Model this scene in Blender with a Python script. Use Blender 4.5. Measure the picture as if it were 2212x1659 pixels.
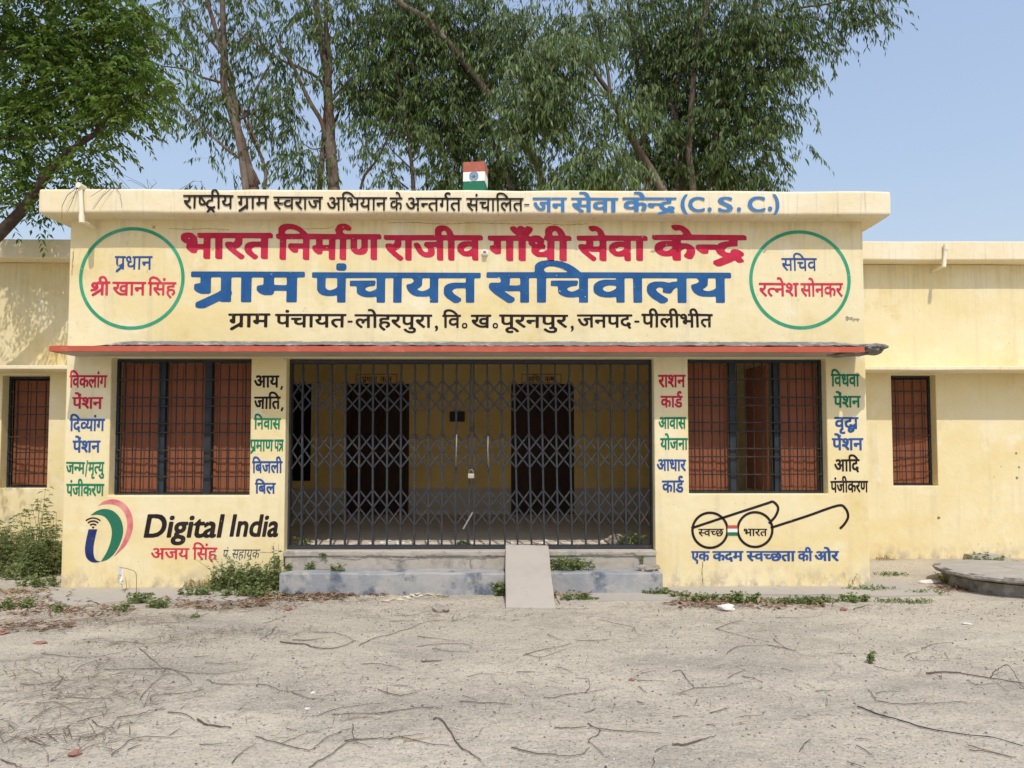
import bpy, bmesh, math, random
import numpy as np
from mathutils import Vector, Matrix, noise
R = math.radians
random.seed(7)
rng = np.random.default_rng(7)
sc = bpy.context.scene
for o_ in list(bpy.data.objects):
    bpy.data.objects.remove(o_)
col = sc.collection

# ------------------------------------------------------------------ camera
IW, IH, FPX = 2212.0, 1659.0, 1540.0          # photo frame used for surveying
DIST, EYE = 7.70, 1.455                       # camera distance from the front wall, eye height
PITCH, YAW, HORIZON = R(2.5), R(-0.45), 977.0
SHIFT = (HORIZON - IH / 2 - FPX * math.tan(PITCH)) / IW
cam = bpy.data.cameras.new('camera')
cam.sensor_width = 36.0
cam.lens = FPX / IW * 36.0
cam.shift_y = SHIFT
cam.clip_start, cam.clip_end = 0.05, 2000
camo = bpy.data.objects.new('camera', cam)
col.objects.link(camo)
camo.location = (0, -DIST, EYE)
camo.rotation_euler = (R(90) + PITCH, 0, YAW)
sc.camera = camo
CR = camo.rotation_euler.to_matrix()

# ------------------------------------------------------------------ light
SUN_EL, SUN_AZ = R(56), R(9)                  # sun behind the photographer, a little to the right
world = bpy.data.worlds.new('World')
sc.world = world
world.use_nodes = True
wn = world.node_tree.nodes
wl = world.node_tree.links
for n_ in list(wn):
    wn.remove(n_)
sky = wn.new('ShaderNodeTexSky')
sky.sky_type = 'NISHITA'
sky.sun_disc = False
sky.sun_elevation = SUN_EL
sky.sun_rotation = R(180) - SUN_AZ
sky.altitude = 200
sky.air_density = 2.1
sky.dust_density = 2.6
sky.ozone_density = 4.0
bg = wn.new('ShaderNodeBackground')
bg.inputs['Strength'].default_value = 0.15
wo = wn.new('ShaderNodeOutputWorld')
tint = wn.new('ShaderNodeMix'); tint.data_type = 'RGBA'; tint.blend_type = 'MULTIPLY'; tint.inputs['Factor'].default_value = 1
tint.inputs['B'].default_value = (1.05, .93, .95, 1)          # hazy plains sky: a little less green
wl.new(sky.outputs[0], tint.inputs['A'])
haze = wn.new('ShaderNodeMix'); haze.data_type = 'RGBA'; haze.inputs['Factor'].default_value = .5
haze.inputs['B'].default_value = (1.72, 2.18, 3.0, 1)        # even summer haze flattens the sky
wl.new(tint.outputs['Result'], haze.inputs['A'])
wl.new(haze.outputs['Result'], bg.inputs[0])
wl.new(bg.outputs[0], wo.inputs[0])
sun = bpy.data.lights.new('sun', 'SUN')
sun.energy = 2.0
sun.angle = R(0.55)
sun.color = (1.0, 0.94, 0.84)
suno = bpy.data.objects.new('sun', sun)
col.objects.link(suno)
sdir = Vector((math.sin(SUN_AZ) * math.cos(SUN_EL), -math.cos(SUN_AZ) * math.cos(SUN_EL), math.sin(SUN_EL)))
suno.rotation_euler = sdir.to_track_quat('Z', 'Y').to_euler()
suno.location = (4, -20, 30)
sc.view_settings.view_transform = 'Standard'
sc.view_settings.look = 'None'
sc.view_settings.exposure = 0.60
sc.view_settings.gamma = 1.0

# ------------------------------------------------------------------ survey helpers
def ray(u, v):
    d = CR @ Vector(((u - IW / 2) / FPX, (IH / 2 - v) / FPX + SHIFT * IW / FPX, -1.0))
    return Vector((0, -DIST, EYE)), d

def P(u, v, y=0.0):
    o, d = ray(u, v)
    return o + d * ((y - o.y) / d.y)

def X(u, y=0.0, v=900):
    return P(u, v, y).x

def Z(v, y=0.0, u=1100):
    return P(u, v, y).z

def G(u, v, z=0.0):
    o, d = ray(u, v)
    return o + d * ((z - o.z) / d.z)

K5, K1, KB = 0.374408, 0.260365, 0.283886
def r5(c, x, y): return ((c * 1024) * .540039 + x * K5, 1350 * .540039 + y * K5)   # lower zooms
def r1(c, x, y): return ((c * 1024) * .540039 + x * K1, 650 * .540039 + y * K1)    # upper zooms
def rb(c, x, y): return ((c * 1024) * .540039 + x * KB, 2200 * .540039 + y * KB)   # ground zooms

# ------------------------------------------------------------------ mesh building
class MB:
    def __init__(s):
        s.v, s.f = [], []
    def quad(s, a, b, c, d):
        n = len(s.v); s.v += [tuple(a), tuple(b), tuple(c), tuple(d)]; s.f.append((n, n + 1, n + 2, n + 3))
    def poly(s, pts):
        n = len(s.v); s.v += [tuple(p) for p in pts]; s.f.append(tuple(range(n, n + len(pts))))
    def box(s, x0, x1, y0, y1, z0, z1):
        n = len(s.v)
        s.v += [(x, y, z) for z in (z0, z1) for y in (y0, y1) for x in (x0, x1)]
        for f in ((0, 2, 3, 1), (4, 5, 7, 6), (0, 1, 5, 4), (2, 6, 7, 3), (0, 4, 6, 2), (1, 3, 7, 5)):
            s.f.append(tuple(n + i for i in f))
        return s
    def bar(s, a, b, w, t, up=(0, 1, 0)):            # flat bar from a to b, width w across, thickness t along up
        a, b, up = Vector(a), Vector(b), Vector(up).normalized()
        d = (b - a).normalized(); sd = d.cross(up).normalized() * (w / 2); u = up * (t / 2)
        n = len(s.v)
        for p in (a, b):
            s.v += [tuple(p - sd - u), tuple(p + sd - u), tuple(p + sd + u), tuple(p - sd + u)]
        for f in ((0, 1, 2, 3), (7, 6, 5, 4), (0, 4, 5, 1), (1, 5, 6, 2), (2, 6, 7, 3), (3, 7, 4, 0)):
            s.f.append(tuple(n + i for i in f))
        return s
    def tube(s, pts, r0, r1=None, k=6, wob=0.0):
        pts = [Vector(p) for p in pts]
        if r1 is None: r1 = r0
        m = len(pts); n = len(s.v); prev = None
        for i, p in enumerate(pts):
            d = (pts[min(i + 1, m - 1)] - pts[max(i - 1, 0)])
            if d.length < 1e-9: d = Vector((0, 0, 1))
            d.normalize()
            if prev is None:
                a = d.orthogonal().normalized()
            else:
                a = (prev - d * prev.dot(d)).normalized()
            prev = a; b = d.cross(a)
            r = (r0 + (r1 - r0) * i / max(1, m - 1)) if not isinstance(r0, (list, tuple)) else r0[i]
            r *= 1 + random.uniform(-wob, wob)
            for j in range(k):
                t = 2 * math.pi * j / k
                s.v.append(tuple(p + a * (math.cos(t) * r) + b * (math.sin(t) * r)))
        for i in range(m - 1):
            for j in range(k):
                j2 = (j + 1) % k
                s.f.append((n + i * k + j, n + i * k + j2, n + (i + 1) * k + j2, n + (i + 1) * k + j))
        s.f.append(tuple(n + j for j in reversed(range(k))))
        s.f.append(tuple(n + (m - 1) * k + j for j in range(k)))
        return s
    def cyl(s, c, r, h, axis='z', k=16):
        c = Vector(c); d = {'x': Vector((1, 0, 0)), 'y': Vector((0, 1, 0)), 'z': Vector((0, 0, 1))}[axis]
        return s.tube([c, c + d * h], r, r, k)
    def ball(s, c, r, sub=2, sc3=(1, 1, 1), rough=0.0, seed=0, cut=None):
        bm = bmesh.new(); bmesh.ops.create_icosphere(bm, subdivisions=sub, radius=1.0)
        n = len(s.v)
        for v in bm.verts:
            q = v.co.copy()
            if rough:
                q *= 1 + rough * noise.noise(q * 1.3 + Vector((seed * 3.1, seed, 0))) * 1.6 + rough * .5 * noise.noise(q * 3.7 + Vector((seed, 2, 5)))
            p = Vector((q.x * sc3[0], q.y * sc3[1], q.z * sc3[2])) * r
            if cut is not None and p.z < cut: p.z = cut
            s.v.append(tuple(Vector(c) + p))
        for f in bm.faces: s.f.append(tuple(n + v.index for v in f.verts))
        bm.free(); return s
    def mesh(s, name, off=(0, 0, 0), smooth=False):
        me = bpy.data.meshes.new(name)
        o = Vector(off)
        me.from_pydata([tuple(Vector(p) - o) for p in s.v], [], s.f)
        me.validate(); me.update()
        if smooth:
            me.polygons.foreach_set('use_smooth', [True] * len(me.polygons))
        return me

def np_mesh(name, V, nper, quads_local, off=(0, 0, 0)):
    """V: (n, nper, 3) vertices, same face pattern repeated."""
    n = V.shape[0]
    F = (np.arange(n)[:, None, None] * nper + np.array(quads_local)[None]).reshape(-1, len(quads_local[0]))
    me = bpy.data.meshes.new(name)
    v = (V.reshape(-1, 3) - np.array(off)).astype(np.float32)
    me.vertices.add(len(v)); me.vertices.foreach_set('co', v.ravel())
    kk = F.shape[1]
    me.loops.add(F.size); me.loops.foreach_set('vertex_index', F.ravel().astype(np.int32))
    me.polygons.add(len(F)); me.polygons.foreach_set('loop_start', (np.arange(len(F)) * kk).astype(np.int32))
    me.update(calc_edges=True); me.validate()
    return me

def tag(o, label=None, cat=None, group=None, kind=None):
    if label: o['label'] = label
    if cat: o['category'] = cat
    if group: o['group'] = group
    if kind: o['kind'] = kind
    return o

def empty(name, loc, label, cat, group=None):
    o = bpy.data.objects.new(name, None); col.objects.link(o); o.location = loc
    o.empty_display_size = .2
    return tag(o, label, cat, group)

def base_of(o):
    while o.parent: o = o.parent
    return o.location

def part(name, mb, m, parent, smooth=False, label=None):
    b = base_of(parent)
    me = mb.mesh(name, b, smooth) if isinstance(mb, MB) else mb
    me.materials.append(m)
    o = bpy.data.objects.new(name, me); col.objects.link(o); o.parent = parent
    if label: o['label'] = label
    return o

def solo(name, mb, m, loc, label, cat, group=None, smooth=False, kind=None):
    me = mb.mesh(name, loc, smooth) if isinstance(mb, MB) else mb
    me.materials.append(m)
    o = bpy.data.objects.new(name, me); col.objects.link(o); o.location = loc
    return tag(o, label, cat, group, kind)

def bevel(o, w=.008, seg=2):
    md = o.modifiers.new('bevel', 'BEVEL'); md.width = w; md.segments = seg; md.limit_method = 'ANGLE'; md.angle_limit = R(40)
    return o

# ------------------------------------------------------------------ materials
def lin(r, g, b):
    f = lambda c: ((c / 255) / 12.92) if c / 255 <= .04045 else (((c / 255) + .055) / 1.055) ** 2.4
    return (f(r), f(g), f(b), 1)

def mat(name, base, rough=.85, layers=(), bump=(), metallic=0.0, spec=.3, coord='pos', island=0.0, transl=0.0):
    """layers: (colour, scale, lo, hi, strength, (sx,sy,sz), detail); bump: (scale, strength, detail)"""
    m = bpy.data.materials.new(name); m.use_nodes = True
    N, L = m.node_tree.nodes, m.node_tree.links
    bs = N['Principled BSDF']; out = N['Material Output']
    bs.inputs['Roughness'].default_value = rough; bs.inputs['Metallic'].default_value = metallic
    bs.inputs['Specular IOR Level'].default_value = spec
    if coord == 'pos':
        g = N.new('ShaderNodeNewGeometry'); vec = g.outputs['Position']
    else:
        g = N.new('ShaderNodeTexCoord'); vec = g.outputs['Object']
    cur = None
    rgb = N.new('ShaderNodeRGB'); rgb.outputs[0].default_value = base if len(base) == 4 else (*base, 1)
    cur = rgb.outputs[0]
    for i, ly in enumerate(layers):
        c, scl, lo, hi, st, stretch, det = ly[:7]
        mp = N.new('ShaderNodeMapping'); mp.inputs['Scale'].default_value = stretch; mp.inputs['Location'].default_value = (i * 3.7 + 1.3, i * 1.9, i * 5.3)
        L.new(vec, mp.inputs['Vector'])
        nz = N.new('ShaderNodeTexNoise'); nz.inputs['Scale'].default_value = scl; nz.inputs['Detail'].default_value = det; nz.inputs['Roughness'].default_value = .6
        L.new(mp.outputs[0], nz.inputs['Vector'])
        mr = N.new('ShaderNodeMapRange'); mr.inputs['From Min'].default_value = lo; mr.inputs['From Max'].default_value = hi; mr.inputs['To Max'].default_value = st
        L.new(nz.outputs['Fac'], mr.inputs['Value'])
        fac = mr.outputs[0]
        if len(ly) > 7:                                # stain confined to a band of heights
            sp = N.new('ShaderNodeSeparateXYZ'); L.new(vec, sp.inputs[0])
            mz = N.new('ShaderNodeMapRange'); mz.inputs['From Min'].default_value = ly[7][0]; mz.inputs['From Max'].default_value = ly[7][1]
            L.new(sp.outputs['Z'], mz.inputs['Value'])
            mm = N.new('ShaderNodeMath'); mm.operation = 'MULTIPLY'; L.new(fac, mm.inputs[0]); L.new(mz.outputs[0], mm.inputs[1]); fac = mm.outputs[0]
        mx = N.new('ShaderNodeMix'); mx.data_type = 'RGBA'
        L.new(fac, mx.inputs['Factor']); L.new(cur, mx.inputs['A']); mx.inputs['B'].default_value = c if len(c) == 4 else (*c, 1)
        cur = mx.outputs['Result']
    if island:
        g2 = N.new('ShaderNodeNewGeometry')
        mr = N.new('ShaderNodeMapRange'); mr.inputs['To Min'].default_value = 1 - island; mr.inputs['To Max'].default_value = 1 + island
        L.new(g2.outputs['Random Per Island'], mr.inputs['Value'])
        wn_ = N.new('ShaderNodeTexWhiteNoise'); wn_.noise_dimensions = '1D'; L.new(g2.outputs['Random Per Island'], wn_.inputs['W'])
        mh = N.new('ShaderNodeMapRange'); mh.inputs['To Min'].default_value = .5 - .045 * island * 2; mh.inputs['To Max'].default_value = .5 + .025 * island * 2
        L.new(wn_.outputs['Value'], mh.inputs['Value'])
        hs = N.new('ShaderNodeHueSaturation'); L.new(mh.outputs[0], hs.inputs['Hue']); L.new(mr.outputs[0], hs.inputs['Value']); L.new(cur, hs.inputs['Color'])
        cur = hs.outputs[0]
    L.new(cur, bs.inputs['Base Color'])
    prev = None
    for scl, st, det in bump:
        nz = N.new('ShaderNodeTexNoise'); nz.inputs['Scale'].default_value = scl; nz.inputs['Detail'].default_value = det
        L.new(vec, nz.inputs['Vector'])
        bp = N.new('ShaderNodeBump'); bp.inputs['Strength'].default_value = st; bp.inputs['Distance'].default_value = .6 / scl
        L.new(nz.outputs['Fac'], bp.inputs['Height'])
        if prev: L.new(prev, bp.inputs['Normal'])
        prev = bp.outputs[0]
    if prev: L.new(prev, bs.inputs['Normal'])
    if transl:
        tr = N.new('ShaderNodeBsdfTranslucent'); ms = N.new('ShaderNodeMixShader'); ms.inputs[0].default_value = transl
        hs2 = N.new('ShaderNodeHueSaturation'); hs2.inputs['Hue'].default_value = .48; hs2.inputs['Value'].default_value = 1.5; L.new(cur, hs2.inputs['Color'])
        L.new(hs2.outputs[0], tr.inputs['Color']); L.new(bs.outputs[0], ms.inputs[1]); L.new(tr.outputs[0], ms.inputs[2]); L.new(ms.outputs[0], out.inputs['Surface'])
    return m

CREAM = (.755, .65, .385)
def wall_mat(name, base, k=1.0):
    return mat(name, base, .9, [
        ((.78, .70, .47), 1.1, .42, .64, .75 * k, (1, 1, 1), 4),
        ((.71, .58, .28), .8, .48, .68, .80 * k, (1, 1, 1.3), 6),
        ((.63, .48, .19), 2.6, .56, .72, .60 * k, (1, 1, .8), 7),
        ((.56, .50, .36), 3.2, .55, .72, .50 * k, (2.6, 1, .16), 7),
        ((.80, .74, .57), 3.4, .58, .70, .60 * k, (1, 1, 1), 7),
        ((.38, .34, .27), 17, .66, .74, .60 * k, (1, 1, 1), 5),
        ((.71, .55, .24), 1.9, .42, .64, .65 * k, (1, 1, .7), 7, (1.1, .2)),
        ((.36, .31, .24), 6.0, .45, .62, .80 * k, (1.6, 1, 1), 8, (.26, .02)),
        ((.62, .60, .55), 11, .62, .67, .85 * k, (1, 1, 1.4), 6, (.75, .05)),
        ((.40, .35, .24), 4.5, .48, .66, .26 * k, (4.5, 1, .22), 6, (3.1, 3.9)),
    ], [(9, .10, 5), (70, .10, 4)], spec=.2)

M = {}
M['wall'] = wall_mat('cream_limewash', CREAM)
M['fascia'] = mat('pale_cream_limewash', (.76, .66, .44), .9, [
    ((.80, .73, .56), 1.3, .42, .64, .8, (1, 1, 1), 4), ((.70, .55, .30), .7, .52, .72, .6, (1, 1, .6), 5),
    ((.42, .38, .30), 9, .55, .76, .65, (3.4, 1, .18), 6), ((.60, .52, .38), 20, .62, .8, .35, (2, 1, .3), 4)], [(9, .1, 5), (60, .1, 4)], spec=.2)
M['inside'] = mat('inside_ochre_wall', (.90, .67, .27), .9, [((.74, .50, .17), 1.6, .5, .7, .5, (1, 1, 1), 5)], [(40, .08, 4)], spec=.15)
M['dado'] = mat('grey_dado', (.60, .54, .44), .9, [((.45, .40, .32), 3, .5, .7, .5, (1, 1, .5), 5)], spec=.15)
M['red'] = mat('red_oxide_paint', (.46, .10, .06), .8, [((.62, .2, .13), 6, .55, .75, .7, (1, 1, 1), 6), ((.42, .07, .035), 2.2, .5, .7, .5, (1, 1, 1), 4), ((.55, .5, .42), 30, .70, .76, .6, (1, 1, 1), 3)], [(30, .12, 4)])
M['concrete'] = mat('weathered_concrete', (.38, .36, .32), .95, [((.50, .47, .42), 3, .45, .65, .7, (1, 1, 1), 6), ((.19, .18, .165), 4.5, .52, .72, .75, (1, 1, 1), 7), ((.60, .58, .53), 18, .60, .72, .5, (1, 1, 1), 5)], [(14, .3, 6), (80, .25, 4)], spec=.15)
M['screed'] = mat('crumbled_screed', (.20, .19, .175), .95, [((.40, .385, .36), 7, .54, .64, .8, (1, 1, 1), 7), ((.10, .095, .09), 9, .56, .70, .8, (1, 1, 1), 7)], [(16, .8, 6), (60, .6, 4)], spec=.1)
M['soffit'] = mat('grey_soffit', (.46, .41, .33), .95, [((.34, .30, .24), 2.5, .5, .7, .6, (1, 1, 1), 5)], [(30, .1, 4)], spec=.1)
M['step'] = mat('step_plaster', (.39, .355, .30), .95, [((.42, .39, .34), 2.2, .45, .62, .7, (1, 1, 1), 6), ((.16, .15, .135), 5, .54, .70, .75, (1, 1, .7), 7), ((.48, .45, .4), 30, .6, .72, .4, (1, 1, 1), 4)], [(10, .25, 6), (60, .2, 4)], spec=.12)
M['whitewash'] = mat('ceiling_whitewash', (.80, .76, .66), .95, [((.7, .64, .52), 2, .5, .7, .5, (1, 1, 1), 4)], spec=.1)
M['floor'] = mat('veranda_cement', (.64, .57, .46), .95, [((.54, .48, .39), 2.5, .48, .68, .7, (1, 1, 1), 6), ((.26, .24, .2), 8, .58, .7, .5, (1, 1, 1), 6)], [(30, .15, 4)], spec=.12)
M['bluestep'] = mat('blue_grey_wash', (.27, .285, .30), .95, [((.38, .37, .35), 2.4, .46, .6, .85, (1, 1, .7), 6), ((.10, .125, .165), 4.2, .53, .64, .9, (1, 1, .8), 8), ((.43, .405, .36), 8, .58, .68, .7, (1, 1, 1), 6)], [(10, .2, 6), (70, .15, 4)], spec=.12)
M['ramp'] = mat('smooth_cement', (.40, .365, .315), .9, [((.33, .30, .26), 2.6, .45, .7, .7, (1, 1, 1), 6), ((.24, .22, .19), 9, .60, .78, .4, (1, 1, 1), 5)], [(50, .1, 4)], spec=.15)
M['slab'] = mat('manhole_concrete', (.36, .335, .29), .95, [((.43, .40, .35), 2.6, .45, .65, .7, (1, 3, 1), 6), ((.26, .245, .22), 4, .54, .7, .6, (1, 4, 1), 7)], [(12, .3, 6), (60, .25, 4)], spec=.12)
M['slabedge'] = mat('dark_mottled_edge', (.24, .22, .19), .95, [((.38, .35, .31), 9, .50, .62, .8, (1, 1, 1), 6), ((.05, .045, .04), 7, .55, .68, .8, (1, 1, 1), 6)], [(18, .7, 6)], spec=.1)  # mottled concrete, darker than the cover top; also chips and step cracks
M['iron'] = mat('black_painted_iron', (.029, .034, .041), .5, [((.045, .05, .058), 9, .5, .75, .6, (1, 1, 1), 5), ((.11, .06, .035), 14, .58, .70, .7, (1, 1, 1), 5)], spec=.4, metallic=.1)
M['grille'] = mat('rusty_black_bars', (.022, .018, .016), .6, [((.08, .042, .026), 14, .5, .68, .8, (1, 1, 1), 5)], spec=.3)
M['mull'] = mat('dark_steel_frame', (.018, .026, .034), .6, [((.05, .06, .07), 5, .5, .75, .6, (1, 1, 1), 5)], spec=.3)
M['shutter'] = mat('red_oxide_shutter', (.25, .088, .042), .7, [((.21, .08, .04), 1.7, .45, .7, .6, (1, 1, .6), 5), ((.36, .15, .07), 10, .6, .75, .4, (1, 1, .4), 5)], [(6, .05, 3)], spec=.25)
M['door'] = mat('dark_brown_door', (.055, .026, .014), .6, [((.035, .017, .01), 3, .5, .7, .6, (4, 1, .4), 5)], spec=.3)
M['dark'] = mat('painted_darkness', (.02, .018, .015), .9)  # near-black colour standing in for an unlit interior
M['pvc'] = mat('old_pvc_pipe', (.80, .74, .56), .5, [((.62, .53, .33), 6, .5, .7, .6, (1, 1, 1), 4)], spec=.4)
M['lock'] = mat('tarnished_brass', (.48, .42, .33), .55, [((.3, .25, .2), 20, .5, .7, .6, (1, 1, 1), 4)], spec=.5, metallic=.3)
M['steelworn'] = mat('worn_bare_steel', (.26, .25, .235), .5, [((.15, .14, .13), 20, .5, .7, .7, (1, 1, 1), 4)], spec=.5, metallic=.3)
M['white'] = mat('white_paint', (.78, .77, .74), .85, [((.6, .57, .5), 8, .55, .72, .5, (1, 1, 1), 5)], [(30, .2, 4)])
M['saffron'] = mat('faded_saffron_paint', (.38, .115, .08), .85, [((.45, .24, .19), 14, .5, .7, .7, (1, 1, 1), 6)], [(30, .2, 4)])
M['green'] = mat('green_paint', (.018, .15, .085), .85, [((.06, .26, .17), 14, .55, .75, .5, (1, 1, 1), 6)], [(30, .2, 4)])
def paint(name, c, c2, k=.5):
    return mat(name, c, .85, [(c2, 4, .45, .65, min(1, k * 1.5), (1, 1, 1), 6), (c2, 16, .5, .7, k * .8, (1, 1, .5), 5), ((.72, .62, .42), 30, .685, .705, .85, (1, 1, 1), 4)], [(60, .08, 4)], spec=.2)
M['crimson'] = paint('crimson_paint', (.47, .018, .052), (.54, .04, .085))
M['crimson2'] = paint('crimson_thin_paint', (.52, .028, .066), (.60, .08, .12))
M['blue'] = paint('blue_paint', (.018, .085, .24), (.03, .12, .30))
M['blue2'] = paint('blue_thin_paint', (.024, .075, .25), (.04, .11, .32))
M['blue3'] = paint('light_blue_paint', (.05, .18, .42), (.08, .20, .40))
M['black'] = paint('brown_black_paint', (.016, .012, .012), (.035, .025, .022))
M['slate'] = paint('slate_paint', (.055, .065, .085), (.12, .12, .13))
M['lgreen'] = paint('green_lettering', (.006, .17, .085), (.02, .24, .13))
M['ring'] = paint('ring_green', (.03, .29, .155), (.07, .38, .23))
M['pink'] = paint('faded_rose', (.58, .13, .15), (.70, .30, .27), .8)
M['navy'] = paint('navy_paint', (.014, .024, .115), (.03, .05, .17))
M['wheel'] = mat('sky_blue_line', (.06, .22, .42), .8)
M['bark'] = mat('eucalyptus_bark', (.125, .095, .073), .9, [((.24, .205, .175), 2.2, .48, .66, .8, (1, 1, .35), 6), ((.13, .062, .036), 1.8, .5, .68, .8, (1.5, 1.5, .3), 6), ((.06, .045, .035), 7, .6, .75, .6, (2, 2, .4), 6)], [(12, .3, 5)], coord='pos', spec=.1)
M['barkdark'] = mat('brown_bark', (.075, .055, .042), .95, [((.14, .11, .09), 6, .5, .7, .7, (1, 1, .5), 6)], [(20, .5, 6)], spec=.1)
M['euc'] = mat('eucalyptus_leaf', (.078, .132, .033), .5, island=.55, transl=.26, spec=.35)
M['eucpale'] = mat('pale_eucalyptus_leaf', (.115, .178, .058), .5, island=.45, transl=.3, spec=.4)
M['neem'] = mat('neem_leaf', (.085, .155, .022), .55, island=.45, transl=.38, spec=.25)
M['weed'] = mat('weed_leaf', (.165, .225, .078), .6, island=.4, transl=.28, spec=.3)
M['bush'] = mat('hemp_leaf', (.16, .205, .075), .6, island=.4, transl=.28, spec=.3)
M['grass'] = mat('grass_blade', (.09, .16, .03), .6, island=.4, transl=.28, spec=.3)
M['drygrass'] = mat('dry_grass', (.34, .27, .12), .8, island=.35, transl=.2, spec=.2)
M['dryleaf'] = mat('dry_leaf', (.28, .195, .115), .85, island=.5, transl=.15, spec=.15)
M['stem'] = mat('green_stem', (.13, .14, .05), .8)
M['straw'] = mat('grey_straw', (.16, .128, .09), .9, island=.4, spec=.1)
M['twig'] = mat('dry_twig', (.125, .098, .075), .9, [((.19, .155, .125), 30, .5, .7, .6, (1, 1, 1), 3)], coord='obj', spec=.1)
M['hose'] = mat('dark_cable', (.035, .038, .05), .7, spec=.2)
M['stone'] = mat('field_stone', (.30, .26, .22), .95, [((.42, .38, .33), 12, .5, .65, .7, (1, 1, 1), 5)], [(25, .5, 5)], coord='obj', spec=.1)
M['whitestone'] = mat('plaster_lump', (.66, .63, .58), .95, [((.4, .38, .35), 16, .55, .7, .6, (1, 1, 1), 5)], [(25, .4, 5)], coord='obj', spec=.1)
M['brick'] = mat('brick_bit', (.29, .15, .115), .95, [((.36, .24, .19), 20, .5, .7, .6, (1, 1, 1), 4)], [(30, .4, 4)], coord='obj', spec=.1)
M['gravel'] = mat('gravel', (.33, .30, .25), .95, island=.65, spec=.1)
M['rag'] = mat('torn_white_rag', (.74, .72, .68), .9, [((.35, .25, .16), 9, .55, .65, .8, (1, 1, 1), 4)], coord='obj')
M['plastic'] = mat('black_plastic', (.02, .02, .022), .5, spec=.4)
M['hull'] = mat('husk', (.55, .48, .33), .9, island=.3, coord='obj')

def ground_mat():
    m = mat('dusty_ground', (.425, .38, .30), .97, [
        ((.50, .448, .355), .55, .42, .62, .9, (1, 1.6, 1), 5),
        ((.325, .294, .242), .8, .48, .64, .85, (1, 1.8, 1), 7),
        ((.49, .436, .343), 3.0, .50, .68, .6, (1, 1.5, 1), 6),
        ((.29, .262, .215), 14, .54, .70, .6, (1, 1, 1), 6),
        ((.15, .136, .115), 60, .55, .66, .75, (1, 1, 1), 3),
        ((.60, .56, .48), 75, .59, .69, .8, (1, 1, 1), 2),
    ], [(3, .25, 4), (22, .5, 6), (110, .55, 3)], spec=.08)
    return m
M['ground'] = ground_mat()
M['apron'] = mat('old_cement_apron', (.40, .37, .32), .95, [((.38, .35, .31), 2.5, .48, .66, .7, (1, 1, 1), 6), ((.28, .26, .23), 9, .58, .72, .5, (1, 1, 1), 6)], [(18, .25, 5)], spec=.1)

# ------------------------------------------------------------------ ground
def gz(x, y):
    w = min(1, max(0, (-y - .15) / 1.2))
    z = .03 * noise.noise(Vector((x * .55, y * .7, 0))) * w + .012 * noise.noise(Vector((x * 2.1, y * 2.6, 3))) * w
    z += .004 * noise.noise(Vector((x * 9, y * 9, 7)))
    if x > 4.0 or x < -4.8:
        s = min(1, max(0, (y + .4) / 1.8)); z += .05 * s
    return z - .004

xs = np.concatenate([[-400, -150, -60, -30, -18, -12], np.arange(-8, 8.01, .07), [12, 18, 30, 60, 150, 400]])
ys = np.concatenate([[-300, -100, -40, -18, -11], np.arange(-8, 2.2, .06), [2.6, 3.5, 6, 12, 20, 40, 100, 300, 600]])
V = [(x, y, gz(x, y) if -9 < x < 9 and -9 < y < 2.5 else -.004) for y in ys for x in xs]
nx = len(xs)
F = [(j * nx + i, j * nx + i + 1, (j + 1) * nx + i + 1, (j + 1) * nx + i) for j in range(len(ys) - 1) for i in range(nx - 1)]
me = bpy.data.meshes.new('ground'); me.from_pydata(V, [], F); me.update(); me.materials.append(M['ground'])
me.polygons.foreach_set('use_smooth', [True] * len(me.polygons))
go = bpy.data.objects.new('ground', me); col.objects.link(go); tag(go, kind='structure')

def outline_slab(name, pts, z0, z1, m, jag=.02, seed=1):
    rr = random.Random(seed); out = []
    for i in range(len(pts)):
        a, b = Vector(pts[i]), Vector(pts[(i + 1) % len(pts)])
        n = max(2, int((b - a).length / .12))
        for k in range(n):
            p = a.lerp(b, k / n); out.append((p.x + rr.uniform(-jag, jag), p.y + rr.uniform(-jag, jag)))
    bm = bmesh.new()
    top = [bm.verts.new((p[0], p[1], z1)) for p in out]; bot = [bm.verts.new((p[0] * 1.0, p[1], z0)) for p in out]
    bm.faces.new(top)
    n = len(out)
    for i in range(n): bm.faces.new((bot[i], bot[(i + 1) % n], top[(i + 1) % n], top[i]))
    bmesh.ops.triangulate(bm, faces=[f for f in bm.faces if len(f.verts) > 4])
    bmesh.ops.recalc_face_normals(bm, faces=bm.faces)
    me = bpy.data.meshes.new(name); bm.to_mesh(me); bm.free(); me.materials.append(m)
    o = bpy.data.objects.new(name, me); col.objects.link(o); tag(o, kind='structure'); return o

# ------------------------------------------------------------------ building
XL, XR = X(149, 0, 600), X(1866, 0, 600)
YW = 1.78                                        # plane of the set-back side wings
OVR, CHJ = .22, .447                             # roof slab and sunshade projection
ZS = Z(477)                                      # soffit of the roof slab
ZT = Z(410, -OVR)
ZC = Z(771)                                      # soffit of the red sunshade
FLOOR = .40
bld = empty('office_building', ((XL + XR) / 2, 0, 0), 'single storey cream yellow village office with painted Hindi lettering, flat roof and side wings', 'building')

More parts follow.
